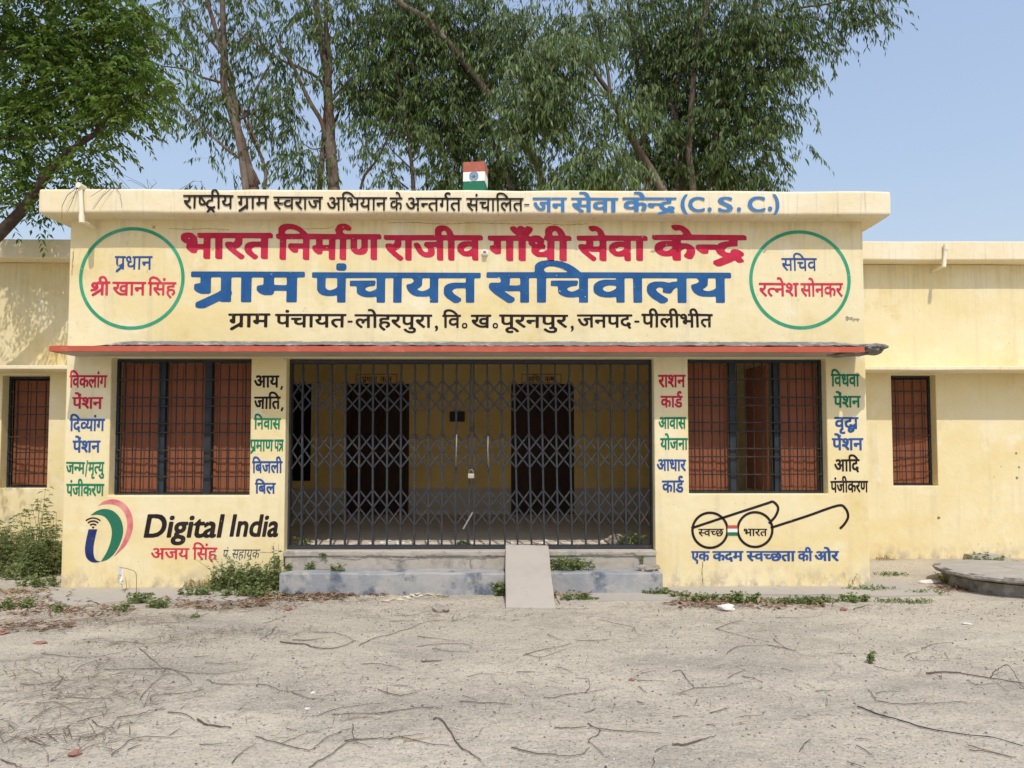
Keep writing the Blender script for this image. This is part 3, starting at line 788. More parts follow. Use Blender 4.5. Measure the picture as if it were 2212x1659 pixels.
VIR, I_M = '\u094d', '\u093f'
MATRA = set('\u093e\u0940\u0941\u0942\u0943\u0947\u094b\u0902\u0901\u093f')
def shape(text):
    w = Word(max(4, len(text) * .85 + 1.5)); i = 0; n = len(text)
    while i < n:
        ch = text[i]
        if ch == ' ': w.pen += .30; i += 1; continue
        if not (0x915 <= ord(ch) <= 0x939):
            im, adv, st = glyph(ch); w.stamp(im, w.pen); w.pen += adv; i += 1
            last = st
            while i < n and text[i] in MATRA:
                im, adv, st = glyph(text[i]); w.stamp(im, w.pen); w.pen += adv; i += 1
            continue
        cons = [ch]; i += 1
        while i + 1 < n and text[i] == VIR: cons.append(text[i + 1]); i += 2
        mts = []
        while i < n and text[i] in MATRA: mts.append(text[i]); i += 1
        reph = len(cons) > 1 and cons[0] == 'र'
        if reph: cons = cons[1:]
        rak = len(cons) > 1 and cons[-1] == 'र'
        if rak: cons = cons[:-1]
        if I_M in mts: im, adv, st = glyph(I_M); w.stamp(im, w.pen); w.pen += adv
        if cons == ['श'] and rak:                        # shra
            p = w.pen
            w.stroke([(p + .30, .575), (p + .58, .575)], .047); w.stroke([(p + .50, .57), (p + .50, .045)], .046)
            w.stroke([(p + .16 + .095 * math.cos(t * .5), .47 + .095 * math.sin(t * .5)) for t in range(0, 13)], .040)
            w.stroke([(p + .255, .46), (p + .28, .36), (p + .20, .26), (p + .03, .22)], .042); w.stroke([(p + .48, .28), (p + .30, .14), (p + .10, .0)], .044)
            stem = (p + .455, p + .545); w.pen += .56
        elif cons == ['क', 'ष']:
            p = w.pen; im, adv, st = glyph('ष'); w.stamp(im, p + .12); w.stroke([(p, .575), (p + .3, .575)], .047)
            w.stroke([(p + .30, .40), (p + .16, .46), (p + .08, .36), (p + .14, .24), (p + .30, .22)], .044)
            stem = (p + .12 + st[0], p + .12 + st[1]); w.pen += .12 + adv
        elif cons == ['त'] and rak:                      # tra
            p = w.pen; w.stroke([(p, .575), (p + .52, .575)], .047); w.stroke([(p + .44, .57), (p + .44, .045)], .046)
            w.stroke([(p + .42, .33), (p + .20, .36), (p + .08, .40)], .044); w.stroke([(p + .40, .31), (p + .25, .19), (p + .08, .04)], .045)
            stem = (p + .395, p + .485); w.pen += .52
        elif cons == ['द', 'ध']:
            p = w.pen; im, adv, st = glyph('द'); w.stamp(im, p)
            w.stroke([(p + .30, .03), (p + .24, -.08), (p + .34, -.17), (p + .50, -.12), (p + .56, .02), (p + .55, .16), (p + .60, .22)], .036)
            stem = (p + .4, p + .49); w.pen += adv + .03
        else:
            for k, c in enumerate(cons):
                im, adv, st = glyph(c); last = k == len(cons) - 1
                if not last and st:
                    w.stamp(im, w.pen, st[0] - .005 if c not in 'ष' else st[0] + .0); w.pen += st[0] - .02
                else:
                    w.stamp(im, w.pen)
                    stem = (w.pen + st[0], w.pen + st[1]) if st else (w.pen + adv * .55, w.pen + adv * .55 + .09)
                    if rak:
                        sx = stem[0] + .04
                        if c == 'ट':
                            q = w.pen + .27; w.stroke([(q, .05), (q - .15, -.15)], .042); w.stroke([(q, .05), (q + .15, -.15)], .042)
                        elif c == 'द':
                            q = w.pen; w.stroke([(q + .44, .16), (q + .22, .0), (q + .04, -.10)], .046)
                        else:
                            w.stroke([(sx, .17), (sx - .17, .03), (sx - .32, -.09)], .047)
                    w.pen += adv
        for m_ in mts:
            if m_ == I_M: continue
            im, adv, st = glyph(m_); off = 0
            if m_ in '\u0902\u0901' and I_M in mts: off = .04
            w.stamp(im, w.pen + off)
            if st and m_ in '\u093e\u0940\u094b': stem = (w.pen + st[0], w.pen + st[1])
            w.pen += adv
        if reph:
            x = (stem[0] + stem[1]) / 2
            w.stroke([(x, .60), (x - .07, .66), (x - .11, .75), (x - .06, .84), (x + .04, .86), (x + .11, .82)], .042)
    return w.im

def dilate(im, rx, ry, nib=None, square=False):
    out = im.copy()
    offs = set()
    if nib:
        for t in np.linspace(-1, 1, 25): offs.add((int(round(nib[0] * TS * t)), int(round(nib[1] * TS * t))))
    if rx > 0 or ry > 0:
        a, b = rx * TS, ry * TS; base = list(offs) or [(0, 0)]
        for i in range(-int(a) - 1, int(a) + 2):
            for j in range(-int(b) - 1, int(b) + 2):
                if (abs(i) <= a and abs(j) <= b) if square else (i / max(a, .3)) ** 2 + (j / max(b, .3)) ** 2 <= 1.02:
                    for q in base: offs.add((i + q[0], j + q[1]))
    P_ = 12
    pad = np.pad(im, P_)
    H, W = im.shape
    for (i, j) in offs:
        out |= pad[P_ - j:P_ - j + H, P_ - i:P_ - i + W]
    return out

def contours(im):
    f = np.pad(im.astype(np.float32), 3)
    for _ in range(2):
        f = (f + np.roll(f, 1, 0) + np.roll(f, -1, 0)) / 3
        f = (f + np.roll(f, 1, 1) + np.roll(f, -1, 1)) / 3
    g = f - .5
    ins = g > 0
    H, W = g.shape
    code = (ins[:-1, :-1] * 1 + ins[:-1, 1:] * 2 + ins[1:, 1:] * 4 + ins[1:, :-1] * 8)
    nxt = {}; pos = {}
    def hp(y, x):                                     # crossing on horizontal edge (y,x)-(y,x+1)
        k = ('h', y, x)
        if k not in pos: a, b = g[y, x], g[y, x + 1]; pos[k] = (x + a / (a - b), y)
        return k
    def vp(y, x):
        k = ('v', y, x)
        if k not in pos: a, b = g[y, x], g[y + 1, x]; pos[k] = (x, y + a / (a - b))
        return k
    ys_, xs_ = np.where((code > 0) & (code < 15))
    for y, x in zip(ys_.tolist(), xs_.tolist()):
        c = int(code[y, x]); B, Rr, T, Lf = ('h', y, x), ('v', y, x + 1), ('h', y + 1, x), ('v', y, x)
        segs = {1: [(B, Lf)], 2: [(Rr, B)], 3: [(Rr, Lf)], 4: [(T, Rr)], 5: [(B, Lf), (T, Rr)], 6: [(T, B)], 7: [(T, Lf)],
                8: [(Lf, T)], 9: [(B, T)], 10: [(Rr, B), (Lf, T)], 11: [(Rr, T)], 12: [(Lf, Rr)], 13: [(B, Rr)], 14: [(Lf, B)]}[c]
        for a, b in segs:
            for k in (a, b): (hp if k[0] == 'h' else vp)(k[1], k[2])
            nxt[a] = b
    loops = []
    while nxt:
        s0 = next(iter(nxt)); k = s0; lp = []
        while k in nxt:
            lp.append(pos[k]); k = nxt.pop(k)
        if len(lp) > 6: loops.append([(p[0] - 3, p[1] - 3) for p in lp])
    return loops

def simplify(pts, tol=.28):
    pts = np.array(pts); n = len(pts)
    if n < 8: return pts
    keep = np.zeros(n, bool); far = int(np.argmax(((pts - pts[0]) ** 2).sum(1))); keep[0] = keep[far] = True
    st = [(0, far), (far, n)]
    ext = np.vstack([pts, pts[:1]])
    while st:
        a, b = st.pop()
        if b - a < 2: continue
        p, q = ext[a], ext[b]; d = q - p; L = np.hypot(*d) + 1e-9
        seg = ext[a + 1:b] - p; dist = np.abs(seg[:, 0] * d[1] - seg[:, 1] * d[0]) / L
        k = int(np.argmax(dist))
        if dist[k] > tol:
            m_ = a + 1 + k; keep[m_ % n] = True; st += [(a, m_), (m_, b)]
    return pts[keep]

def fill_loops(loops2d, mapf):
    """even-odd filled mesh of closed 2D loops, mapped to 3D"""
    c = bpy.data.curves.new('l', 'CURVE'); c.dimensions = '2D'; c.fill_mode = 'BOTH'
    for lp in loops2d:
        sp = c.splines.new('POLY'); sp.points.add(len(lp) - 1); sp.use_cyclic_u = True
        for q, p in zip(sp.points, lp): q.co = (p[0], p[1], 0, 1)
    o = bpy.data.objects.new('l', c); col.objects.link(o); bpy.context.view_layer.update()
    ev = o.evaluated_get(bpy.context.evaluated_depsgraph_get()); me = ev.to_mesh()
    vs = [mapf(v.co.x, v.co.y) for v in me.vertices]; fs = [tuple(p.vertices) for p in me.polygons]
    ev.to_mesh_clear(); bpy.data.objects.remove(o); bpy.data.curves.remove(c)
    return vs, fs

def lettering(items, m, parent, y, label=None, name='lettering', dil=(.012, .012), nib=None, slant=0.0, wall_off=.003, square=False):
    """items: (text, u0, u1, v_head, v_base) in survey pixels"""
    mb = MB()
    for it in items:
        text, u0, u1, vh, vb = it[:5]
        latin = ord(text[0]) < 0x250
        im = shape(text); im = dilate(im, dil[0], dil[1], nib, square)
        cols_ = np.where(im.any(axis=0))[0]
        lps = [simplify(l) for l in contours(im)]
        cx0, cx1 = cols_[0], cols_[-1] + 1
        head = ((.715 if latin else .622) - GY0) * TS + dil[1] * TS; base = (0 - GY0) * TS - dil[1] * TS
        if len(it) > 5:                                # fit the ink height exactly
            rws = np.where(im.any(axis=1))[0]; base, head = rws[0], rws[-1] + 1
        a, b = P(u0, vh, y), P(u1, vb, y)
        um = P((u0 + u1) / 2, vh, y).z; zb_ = P((u0 + u1) / 2, vb, y).z
        zt_ = um
        tl, tr = a.x, P(u1, vh, y).x
        def mp(px_, py_):
            t = (px_ - cx0) / (cx1 - cx0); s = (py_ - base) / (head - base)
            z = zb_ + (zt_ - zb_) * s
            x = tl + (tr - tl) * t
            return (x + slant * (z - zb_) + .0035 * noise.noise(Vector((x * 6, z * 6, 3))), y - wall_off, z + .0035 * noise.noise(Vector((x * 5, z * 9, 8))))
        vs, fs = fill_loops(lps, mp)
        n = len(mb.v); mb.v += vs; mb.f += [tuple(n + i for i in f) for f in fs]
    o = part(name, mb, m, parent, label=label)
    return o

def L1(c, rows): return [(t, *r1(c, a, h)[:1], r1(c, b, h)[0], r1(c, a, h)[1], r1(c, a, bs)[1]) for t, a, b, h, bs in rows]
def L5(c, rows): return [(t, r5(c, a, h)[0], r5(c, b, h)[0], r5(c, a, h)[1], r5(c, a, bs)[1]) for t, a, b, h, bs in rows]
def dots(mb, c, f, pts, y, off=.003):
    for (x, yy, rx, ry) in pts:
        p = P(*f(c, x, yy), y); q = P(*f(c, x + rx, yy + ry), y); a, b = abs(q.x - p.x), abs(q.z - p.z)
        mb.poly([(p.x + a * math.cos(-t * .3142), y - off, p.z + b * math.sin(-t * .3142)) for t in range(20)][::-1])

YF = -OVR - .006
lettering(L1(0, [('राष्ट्रीय', 1522, 1940, 268, 383), ('ग्राम', 1970, 2234, 274, 387)]) +
          L1(1, [('स्वराज', 145, 557, 281, 391), ('अभियान', 590, 1090, 286, 398), ('के', 1110, 1218, 289, 400), ('अन्तर्गत', 1245, 1708, 291, 402), ('संचालित', 1745, 2222, 293, 404)]) +
          [('-', r1(2, 103, 0)[0], r1(2, 146, 0)[0], r1(2, 0, 345)[1], r1(2, 0, 356)[1], 1)], M['black'], rs, YF, dil=(.016, .014), label='brown black painted Hindi words along the roof edge')
lettering(L1(2, [('जन', 172, 458, 291, 412), ('सेवा', 492, 884, 293, 412), ('केन्द्र', 917, 1366, 291, 408)]) +
          [(t, r1(2, a, 0)[0], r1(2, b, 0)[0], r1(2, 0, h)[1], r1(2, 0, bs)[1], 1) for t, a, b, h, bs in (('(', 1400, 1460, 263, 432), ('C', 1463, 1600, 285, 408), ('S', 1708, 1835, 285, 410), ('C', 1955, 2102, 282, 408), (')', 2162, 2217, 262, 437), ('.', 1622, 1658, 370, 405), ('.', 1868, 1902, 370, 405), ('.', 2124, 2160, 364, 400))],
          M['blue3'], rs, YF, square=True, dil=(.030, .010), label='blue painted words and letters C.S.C. on the roof edge')
lettering(L1(0, [('भारत', 1503, 2267, 588, 795)]) + L1(1, [('निर्माण', 168, 1043, 597, 803), ('राजीव', 1063, 1885, 607, 808), ('गाँधी', 1925, 2619, 611, 812)]) +
          L1(2, [('सेवा', 538, 1125, 611, 812), ('केन्द्र', 1162, 1948, 605, 810)]), M['crimson'], fw, 0, dil=(.024, .022), square=True, nib=(.014, -.014), label='large crimson title painted across the upper wall')
lettering(L1(0, [('ग्राम', 1588, 2534, 903, 1158)]) + L1(1, [('पंचायत', 468, 1867, 910, 1162), ('सचिवालय', 1915, 3944, 910, 1163)]), M['blue'], fw, 0, square=True, dil=(.030, .032), label='large blue title painted under the crimson one')
k = L1(0, [('ग्राम', 1897, 2246, 1252, 1367)]) + L1(1, [('पंचायत', 160, 752, 1256, 1368), ('लोहरपुरा', 818, 1465, 1260, 1372), ('वि', 1547, 1702, 1262, 1372), ('ख', 1782, 1953, 1262, 1373), ('पूरनपुर', 2018, 2591, 1262, 1371)]) + L1(2, [('जनपद', 540, 1000, 1260, 1370), ('पीलीभीत', 1075, 1667, 1255, 1368)])
k += [(t, r1(1, a, 0)[0], r1(1, b, 0)[0], r1(1, 0, h)[1], r1(1, 0, bs)[1], 1) for t, a, b, h, bs in (('-', 762, 803, 1311, 1327), ('०', 1708, 1755, 1330, 1377), ('०', 1963, 2008, 1330, 1377), (',', 1485, 1512, 1352, 1400), ('-', 3139, 3182, 1311, 1327), (',', 2612, 2638, 1352, 1402))]
lettering(k, M['black'], fw, 0, dil=(.022, .020), label='brown black line naming the village and district')
for c, cx_, cy_, rx, ry in ((0, 1095, 961, 424, 413), (3, 265, 973, 407, 399)):
    p = P(*r1(c, cx_, cy_), 0); a = P(*r1(c, cx_ + rx, cy_), 0).x - p.x; b = p.z - P(*r1(c, cx_, cy_ + ry), 0).z
    mb = MB(); n = 96
    for i in range(n):
        t0, t1 = 2 * math.pi * i / n, 2 * math.pi * (i + 1) / n; h = .018
        q = [(p.x + (a + s * h) * math.cos(t), -.003, p.z + (b + s * h) * math.sin(t)) for t, s in ((t0, -1), (t0, 1), (t1, 1), (t1, -1))]
        mb.quad(*q)
    part('painted_ring', mb, M['ring'], fw)
lettering(L1(0, [('प्रधान', 955, 1268, 776, 888)]), M['blue2'], fw, 0, dil=(.014, .012))
lettering(L1(0, [('श्री', 752, 918, 987, 1103), ('खान', 935, 1215, 989, 1103), ('सिंह', 1228, 1467, 991, 1104)]), M['crimson2'], fw, 0, dil=(.024, .020))
lettering(L1(3, [('सचिव', 112, 405, 793, 900)]), M['blue2'], fw, 0, dil=(.014, .012))
lettering(L1(3, [('रत्नेश', -77, 255, 998, 1112), ('सोनकर', 268, 622, 1000, 1114)]), M['crimson2'], fw, 0, dil=(.024, .020))
lettering(L1(3, [('प्रिन्स', 640, 700, 1286, 1311), ('पूरनपुर', 700, 757, 1296, 1312)]), M['slate'], fw, 0, dil=(.0, .0), slant=.15, label='tiny signature of the sign painter')
E5 = dict(dil=(.036, .022), square=True)
S_ = .06
for mm, c, rows_ in (('crimson', 0, [('विकलांग', 402, 620, 217, 290), ('पेंशन', 418, 596, 343, 412)]), ('blue2', 0, [('दिव्यांग', 403, 607, 468, 540), ('पेंशन', 420, 582, 594, 664)]),
                     ('lgreen', 0, [('जन्म', 382, 492, 717, 787), ('मृत्यु', 510, 603, 717, 787), ('पंजीकरण', 383, 603, 843, 915)]),
                     ('black', 1, [('आय', -8, 136, 218, 290), ('जाति', -11, 143, 341, 412)]), ('lgreen', 1, [('निवास', -11, 145, 465, 530), ('प्रमाण', -35, 101, 587, 656), ('पत्र', 105, 160, 587, 656)]),
                     ('blue2', 1, [('बिजली', -22, 154, 713, 782), ('बिल', -5, 115, 838, 901)]),
                     ('crimson', 2, [('राशन', 843, 1002, 215, 288), ('कार्ड', 857, 985, 336, 405)]), ('lgreen', 2, [('आवास', 846, 1005, 458, 527), ('योजना', 855, 1015, 580, 648)]), ('blue2', 2, [('आधार', 836, 1005, 702, 770), ('कार्ड', 865, 992, 824, 894)]),
                     ('lgreen', 3, [('विधवा', 362, 528, 210, 283), ('पेंशन', 378, 535, 336, 405)]), ('blue2', 3, [('वृद्धा', 383, 522, 458, 528), ('पेंशन', 368, 550, 580, 650)]), ('black', 3, [('आदि', 382, 528, 702, 772), ('पंजीकरण', 360, 578, 826, 894)])):
    lettering(L5(c, rows_), M[mm], fw, 0, **E5)
mb = MB()
for a, b in ((606, 834), (607, 880)):
    p, q = P(a + 4, b, 0), P(a + 1, b + 8, 0); mb.bar((p.x, -.0035, p.z), (q.x, -.0035, q.z), .02, .001)
p, q = P(*r5(0, 506, 708), 0), P(*r5(0, 494, 802), 0)
part('comma', mb, M['black'], fw); part('slash', MB().bar((p.x, -.0035, p.z), (q.x, -.0035, q.z), .011, .001), M['lgreen'], fw)
# service emblem, wordmark and helper's name on the left panel
lettering([('Digital', *r5(0, 832, 0)[:1], r5(0, 1278, 0)[0], r5(0, 0, 1010)[1], r5(0, 0, 1155)[1]), ('India', r5(0, 1326, 0)[0], r5(0, 1605, 0)[0], r5(0, 0, 1010)[1], r5(0, 0, 1150)[1])], M['black'], fw, 0, dil=(.036, .026), slant=.16, label='bold black slanted wordmark')
lettering(L5(0, [('अजय', 873, 1095, 1214, 1280), ('सिंह', 1112, 1255, 1210, 1282)]), M['crimson2'], fw, 0, dil=(.022, .016))
lettering(L5(0, [('पं', 1282, 1312, 1224, 1276), ('सहायक', 1336, 1495, 1222, 1275)]) + [('०', r5(0, 1311, 0)[0], r5(0, 1328, 0)[0], r5(0, 0, 1262)[1], r5(0, 0, 1280)[1], 1)], M['slate'], fw, 0, dil=(.008, .006), slant=.16)
def smooth_loop(pts, n=8):
    out = []; m_ = len(pts)
    for i in range(m_ - 1):
        p0, p1, p2, p3 = [np.array(pts[max(0, min(m_ - 1, i + d))], float) for d in (-1, 0, 1, 2)]
        for j in range(n):
            t = j / n; out.append(tuple(.5 * ((2 * p1) + (-p0 + p2) * t + (2 * p0 - 5 * p1 + 4 * p2 - p3) * t * t + (-p0 + 3 * p1 - 3 * p2 + p3) * t ** 3)))
    out.append(tuple(pts[-1])); return out
def shape5(name, c, loops, m, parent, off=.003, label=None):
    mb = MB(); vs, fs = fill_loops(loops, lambda x, y: tuple(P(*r5(c, x, y), 0) + Vector((0, -off, 0)))); mb.v += vs; mb.f += fs
    return part(name, mb, m, parent, label=label)
outer = smooth_loop([(563, 972), (600, 945), (655, 933), (715, 955), (755, 1010), (768, 1075), (755, 1140), (720, 1205), (655, 1266)])
inner = smooth_loop([(655, 1266), (690, 1215), (722, 1145), (735, 1080), (722, 1020), (690, 978), (645, 962), (600, 962), (563, 972)])
em = shape5('emblem', 0, [outer + inner[1:-1]], M['pink'], fw, label='painted emblem of an i inside rose and green crescents')
outer = smooth_loop([(523, 1026), (560, 1000), (605, 989), (655, 1002), (695, 1045), (711, 1105), (700, 1170), (668, 1235), (625, 1278), (582, 1293)])
inner = smooth_loop([(582, 1293), (615, 1240), (638, 1180), (646, 1125), (635, 1075), (605, 1035), (565, 1022), (523, 1026)])
shape5('green_crescent', 0, [outer + inner[1:-1]], M['green'], em, .0034)
outer = smooth_loop([(512, 1106), (498, 1170), (491, 1225), (500, 1270), (528, 1294), (560, 1297), (582, 1292)])
inner = smooth_loop([(582, 1292), (556, 1284), (542, 1255), (541, 1205), (552, 1145), (562, 1106)])
shape5('navy_stem', 0, [outer + inner[1:]], M['navy'], em, .0038)
lps = []
for r0, r1_ in ((0, 13), (22, 31), (40, 49), (58, 66)):
    t0, t1 = math.radians(48), math.radians(132)
    lps.append([(538 + r1_ * math.cos(t), 1103 - r1_ * math.sin(t)) for t in np.linspace(t0, t1, 10)] + [(538 + r0 * math.cos(t), 1103 - r0 * math.sin(t)) for t in np.linspace(t1, t0, 10)])
shape5('signal_arcs', 0, lps, M['black'], em, .0034)
# spectacles emblem and slogan on the right panel
def line5(name, paths, w, m, parent, off=.003, label=None):
    mb = MB()
    for c, pts in paths:
        s = smooth_loop(pts, 6) if len(pts) > 2 else pts
        q = [P(*r5(c, *p), 0) for p in s]
        for i in range(len(q) - 1):
            d = (q[i + 1] - q[i]).normalized(); nn = Vector((-d.z, 0, d.x)) * (w / 2); e = d * .001
            a, b = q[i] - e, q[i + 1] + e; o_ = Vector((0, -off - (i % 2) * .0004, 0))
            mb.quad(a + nn + o_, a - nn + o_, b - nn + o_, b + nn + o_)
    return part(name, mb, m, parent, label=label)
c1 = [(1142 + 101 * math.cos(t), 1112 + 101 * math.sin(t)) for t in np.linspace(0, 2 * math.pi, 30)]
c2 = [(1402 + 100 * math.cos(t), 1108 + 100 * math.sin(t)) for t in np.linspace(0, 2 * math.pi, 30)]
spc = line5('spectacles_emblem', [(2, c1), (2, c2), (2, [(1035, 1100), (1240, 1032), (1400, 980), (1477, 955), (1507, 948), (1535, 982), (1520, 1030), (1482, 1072)]),
                                 (2, [(1492, 1098), (1702, 1030), (1877, 970), (1922, 985), (1939, 1030), (1922, 1070), (1892, 1103)])], .027, M['black'], fw, label='brown black painted round spectacles with folded out arms')
for nm, a, b, m_ in (('bridge_orange', 1083, 1103, 'red'), ('bridge_white', 1103, 1123, 'white'), ('bridge_green', 1123, 1143, 'green')):
    e = 5 if a != 1103 else 0
    shape5(nm, 2, [[(1243, a), (1300, a), (1300, b), (1243, b)]], M[m_], spc, .0042)
lettering(L5(2, [('स्वच्छ', 1075, 1222, 1103, 1146), ('भारत', 1337, 1472, 1103, 1145)]), M['black'], fw, 0, dil=(.02, .014), wall_off=.0045)
lettering(L5(2, [('एक', 1033, 1140, 1231, 1290), ('कदम', 1155, 1335, 1231, 1290), ('स्वच्छता', 1352, 1635, 1231, 1290), ('की', 1647, 1735, 1231, 1290), ('ओर', 1745, 1887, 1231, 1290)]), M['blue2'], fw, 0, square=True, dil=(.042, .026), label='blue painted slogan line')
# room signs above the inner doors
lettering(L5(1, [('प्रधान', 612, 700, 226, 256), ('कक्ष', 716, 785, 226, 256)]), M['black'], iw, YB, dil=(.01, .008))
lettering(L5(2, [('सचिव', 95, 178, 226, 256), ('कक्ष', 190, 250, 226, 256)]), M['black'], iw, YB, dil=(.01, .008))

def crack(parent, f, c, pts, y, w=.005, m='slabedge', seed=0):
    rr = random.Random(seed); mb = MB(); q = []
    for a, b in zip(pts, pts[1:]):
        n = max(2, int(math.hypot(b[0] - a[0], b[1] - a[1]) / 14))
        for k in range(n): t = k / n; q.append((a[0] + (b[0] - a[0]) * t + rr.uniform(-3, 3), a[1] + (b[1] - a[1]) * t + rr.uniform(-3, 3)))
    q.append(pts[-1]); q = [P(*f(c, *e), y) for e in q]
    for i in range(len(q) - 1):
        d = (q[i + 1] - q[i]).normalized(); h = Vector((-d.z, 0, d.x)) * (w * rr.uniform(.25, .6)); o_ = Vector((0, -.0022 - (i % 2) * .0003, 0))
        mb.quad(q[i] + h + o_, q[i] - h + o_, q[i + 1] - h + o_, q[i + 1] + h + o_)
    part('crack', mb, M[m], parent)
M['crackline'] = mat('crack_brown', (.16, .125, .08), .95)  # dark brown colour of the wall crack lines
crack(fw, r1, 1, [(1100, 502), (1300, 498), (1560, 512), (1800, 500), (2120, 510)], 0, .004, 'crackline', 1)
crack(fw, r1, 1, [(250, 548), (330, 540), (420, 552), (600, 545), (645, 525)], 0, .004, 'crackline', 2)
crack(fw, r1, 2, [(0, 512), (300, 506), (430, 520), (620, 510)], 0, .004, 'crackline', 3)
crack(fw, r1, 0, [(1260, 520), (1290, 548)], 0, .006, 'crackline', 4); crack(fw, r1, 0, [(1290, 520), (1262, 546)], 0, .006, 'crackline', 5)
crack(fw, r1, 0, [(1400, 545), (1560, 556), (1700, 548), (1900, 560)], 0, .004, 'crackline', 6)
crack(fw, r5, 2, [(1100, 1296), (1098, 1340), (1102, 1420)], 0, .007, 'crackline', 7)
crack(fw, r1, 0, [(612, 735), (604, 820), (598, 935)], 0, .006, 'crackline', 8)
crack(st, r5, 1, [(440, 1254), (560, 1268), (660, 1252), (700, 1254), (840, 1274), (900, 1262), (1000, 1256), (1170, 1254), (1240, 1262), (1400, 1256)], -.05, .012, 'slabedge', 9)
crack(st, r5, 2, [(400, 1246), (560, 1252), (700, 1246), (740, 1262)], -.05, .012, 'slabedge', 10)
crack(st, r5, 1, [(1240, 1256), (1236, 1300), (1250, 1325)], -.05, .010, 'slabedge', 11)
crack(st, r5, 2, [(700, 1290), (702, 1312)], -.05, .008, 'slabedge', 12)
crack(fw, r5, 1, [(100, 1236), (60, 1242), (20, 1238)], 0, .004, 'crackline', 13)

# ------------------------------------------------------------------ trees
def unit(a): return a / (np.linalg.norm(a, axis=-1, keepdims=True) + 1e-9)

def leaves(base, d, length, width, droop=.25, roll=None):
    """diamond leaves with a mid bend: 5 verts -> 2 kite quads folded along the midrib"""
    n = len(base); d = unit(d)
    rnd = rng.normal(size=(n, 3)); side = unit(np.cross(d, rnd))
    L = length[:, None]; W = width[:, None] * .5
    mid = base + d * L * .45
    d2 = unit(d + np.array([0, 0, -droop]))
    tip = mid + d2 * L * .55
    nrm = np.cross(d, side)
    return np.stack([base, mid + side * W + nrm * W * .25, tip, mid - side * W + nrm * W * .25], 1)

def sprays_euc(cen, nl=13, size=1.0, hang=.55):
    """hanging eucalyptus sprays; returns leaf verts and twig segments"""
    n = len(cen)
    az = rng.uniform(0, 2 * np.pi, n); out = np.stack([np.cos(az), np.sin(az), rng.uniform(-.5, .35, n)], 1)
    ln = rng.uniform(.35, .75, n) * size
    t = np.sort(rng.uniform(.15, 1, (n, nl)), 1)
    sag = hang * (t ** 2) * ln[:, None]
    p = cen[:, None, :] + out[:, None, :] * (t * ln[:, None])[..., None]; p[..., 2] -= sag
    d = np.empty((n, nl, 3)); d[..., 2] = -1.0
    d[..., :2] = rng.normal(0, .33, (n, nl, 2)) + out[:, None, :2] * .28
    L = rng.uniform(.11, .215, (n, nl)) * size; W = L * rng.uniform(.14, .23, (n, nl))
    lv = leaves(p.reshape(-1, 3), d.reshape(-1, 3), L.ravel(), W.ravel(), .2)
    k = 4; tt = np.linspace(0, 1, k + 1)
    q = cen[:, None, :] + out[:, None, :] * (tt[None] * ln[:, None])[..., None]; q[..., 2] -= hang * (tt[None] ** 2) * ln[:, None]
    sd = np.stack([-np.sin(az), np.cos(az), np.zeros(n)], 1)[:, None, :] * (.004 * (1.15 - tt))[None, :, None]
    a, b = q - sd, q + sd
    tw = np.stack([a[:, :-1], b[:, :-1], b[:, 1:], a[:, 1:]], 2).reshape(-1, 4, 3)
    return lv, tw

def sprays_neem(cen, nl=12, size=1.0):
    n = len(cen)
    az = rng.uniform(0, 2 * np.pi, n); out = np.stack([np.cos(az), np.sin(az), rng.uniform(-.35, .4, n)], 1)
    L0 = rng.uniform(.22, .34, n) * size
    t = np.repeat(np.linspace(.12, 1, nl // 2), 2)[None] * np.ones((n, 1))
    p = cen[:, None, :] + out[:, None, :] * (t * L0[:, None])[..., None]; p[..., 2] -= .55 * t ** 2 * L0[:, None]
    sgn = np.tile([1, -1], nl // 2)
    sd = np.stack([-np.sin(az), np.cos(az), np.zeros(n)], 1)
    d = out[:, None, :] * .75 + sd[:, None, :] * (sgn[None] * .8)[..., None] + rng.normal(0, .16, (n, nl, 3)); d[..., 2] -= .45 + .4 * t
    L = rng.uniform(.07, .11, (n, nl)) * size; W = L * rng.uniform(.28, .38, (n, nl))
    return leaves(p.reshape(-1, 3), d.reshape(-1, 3), L.ravel(), W.ravel(), .35)

def in_blob(c, r, n, hollow=.35, clump=7, sp=.15):
    if n > 10:                                         # gather the sprays into clumps with gaps between
        m_ = max(3, n // clump); cc = ball_pts(c, r, m_, hollow)
        k = rng.integers(0, len(cc), n); return cc[k] + rng.normal(0, sp, (n, 3)) * np.array([1, 1, .8])
    return ball_pts(c, r, n, hollow)

def ball_pts(c, r, n, hollow):
    v = unit(rng.normal(size=(n, 3))); k = (hollow + (1 - hollow) * rng.uniform(0, 1, n)) ** .6
    return np.array(c) + v * k[:, None] * np.array(r)

def limb(pts, y, w0, w1, dy=0.0, k=9):
    """traced limb: survey pixels at depth y (receding dy over its length); widths in survey pixels"""
    n = len(pts); out = []; sm = smooth_loop(pts, 5) if len(pts) > 2 else pts
    m = len(sm)
    for i, (u, v) in enumerate(sm):
        t = i / (m - 1); p = P(u, v, y + dy * t); out.append(p)
    dpt = (out[0] - Vector((0, -DIST, EYE))).length / FPX * 1.0
    return out, w0 * dpt / 2, w1 * dpt / 2

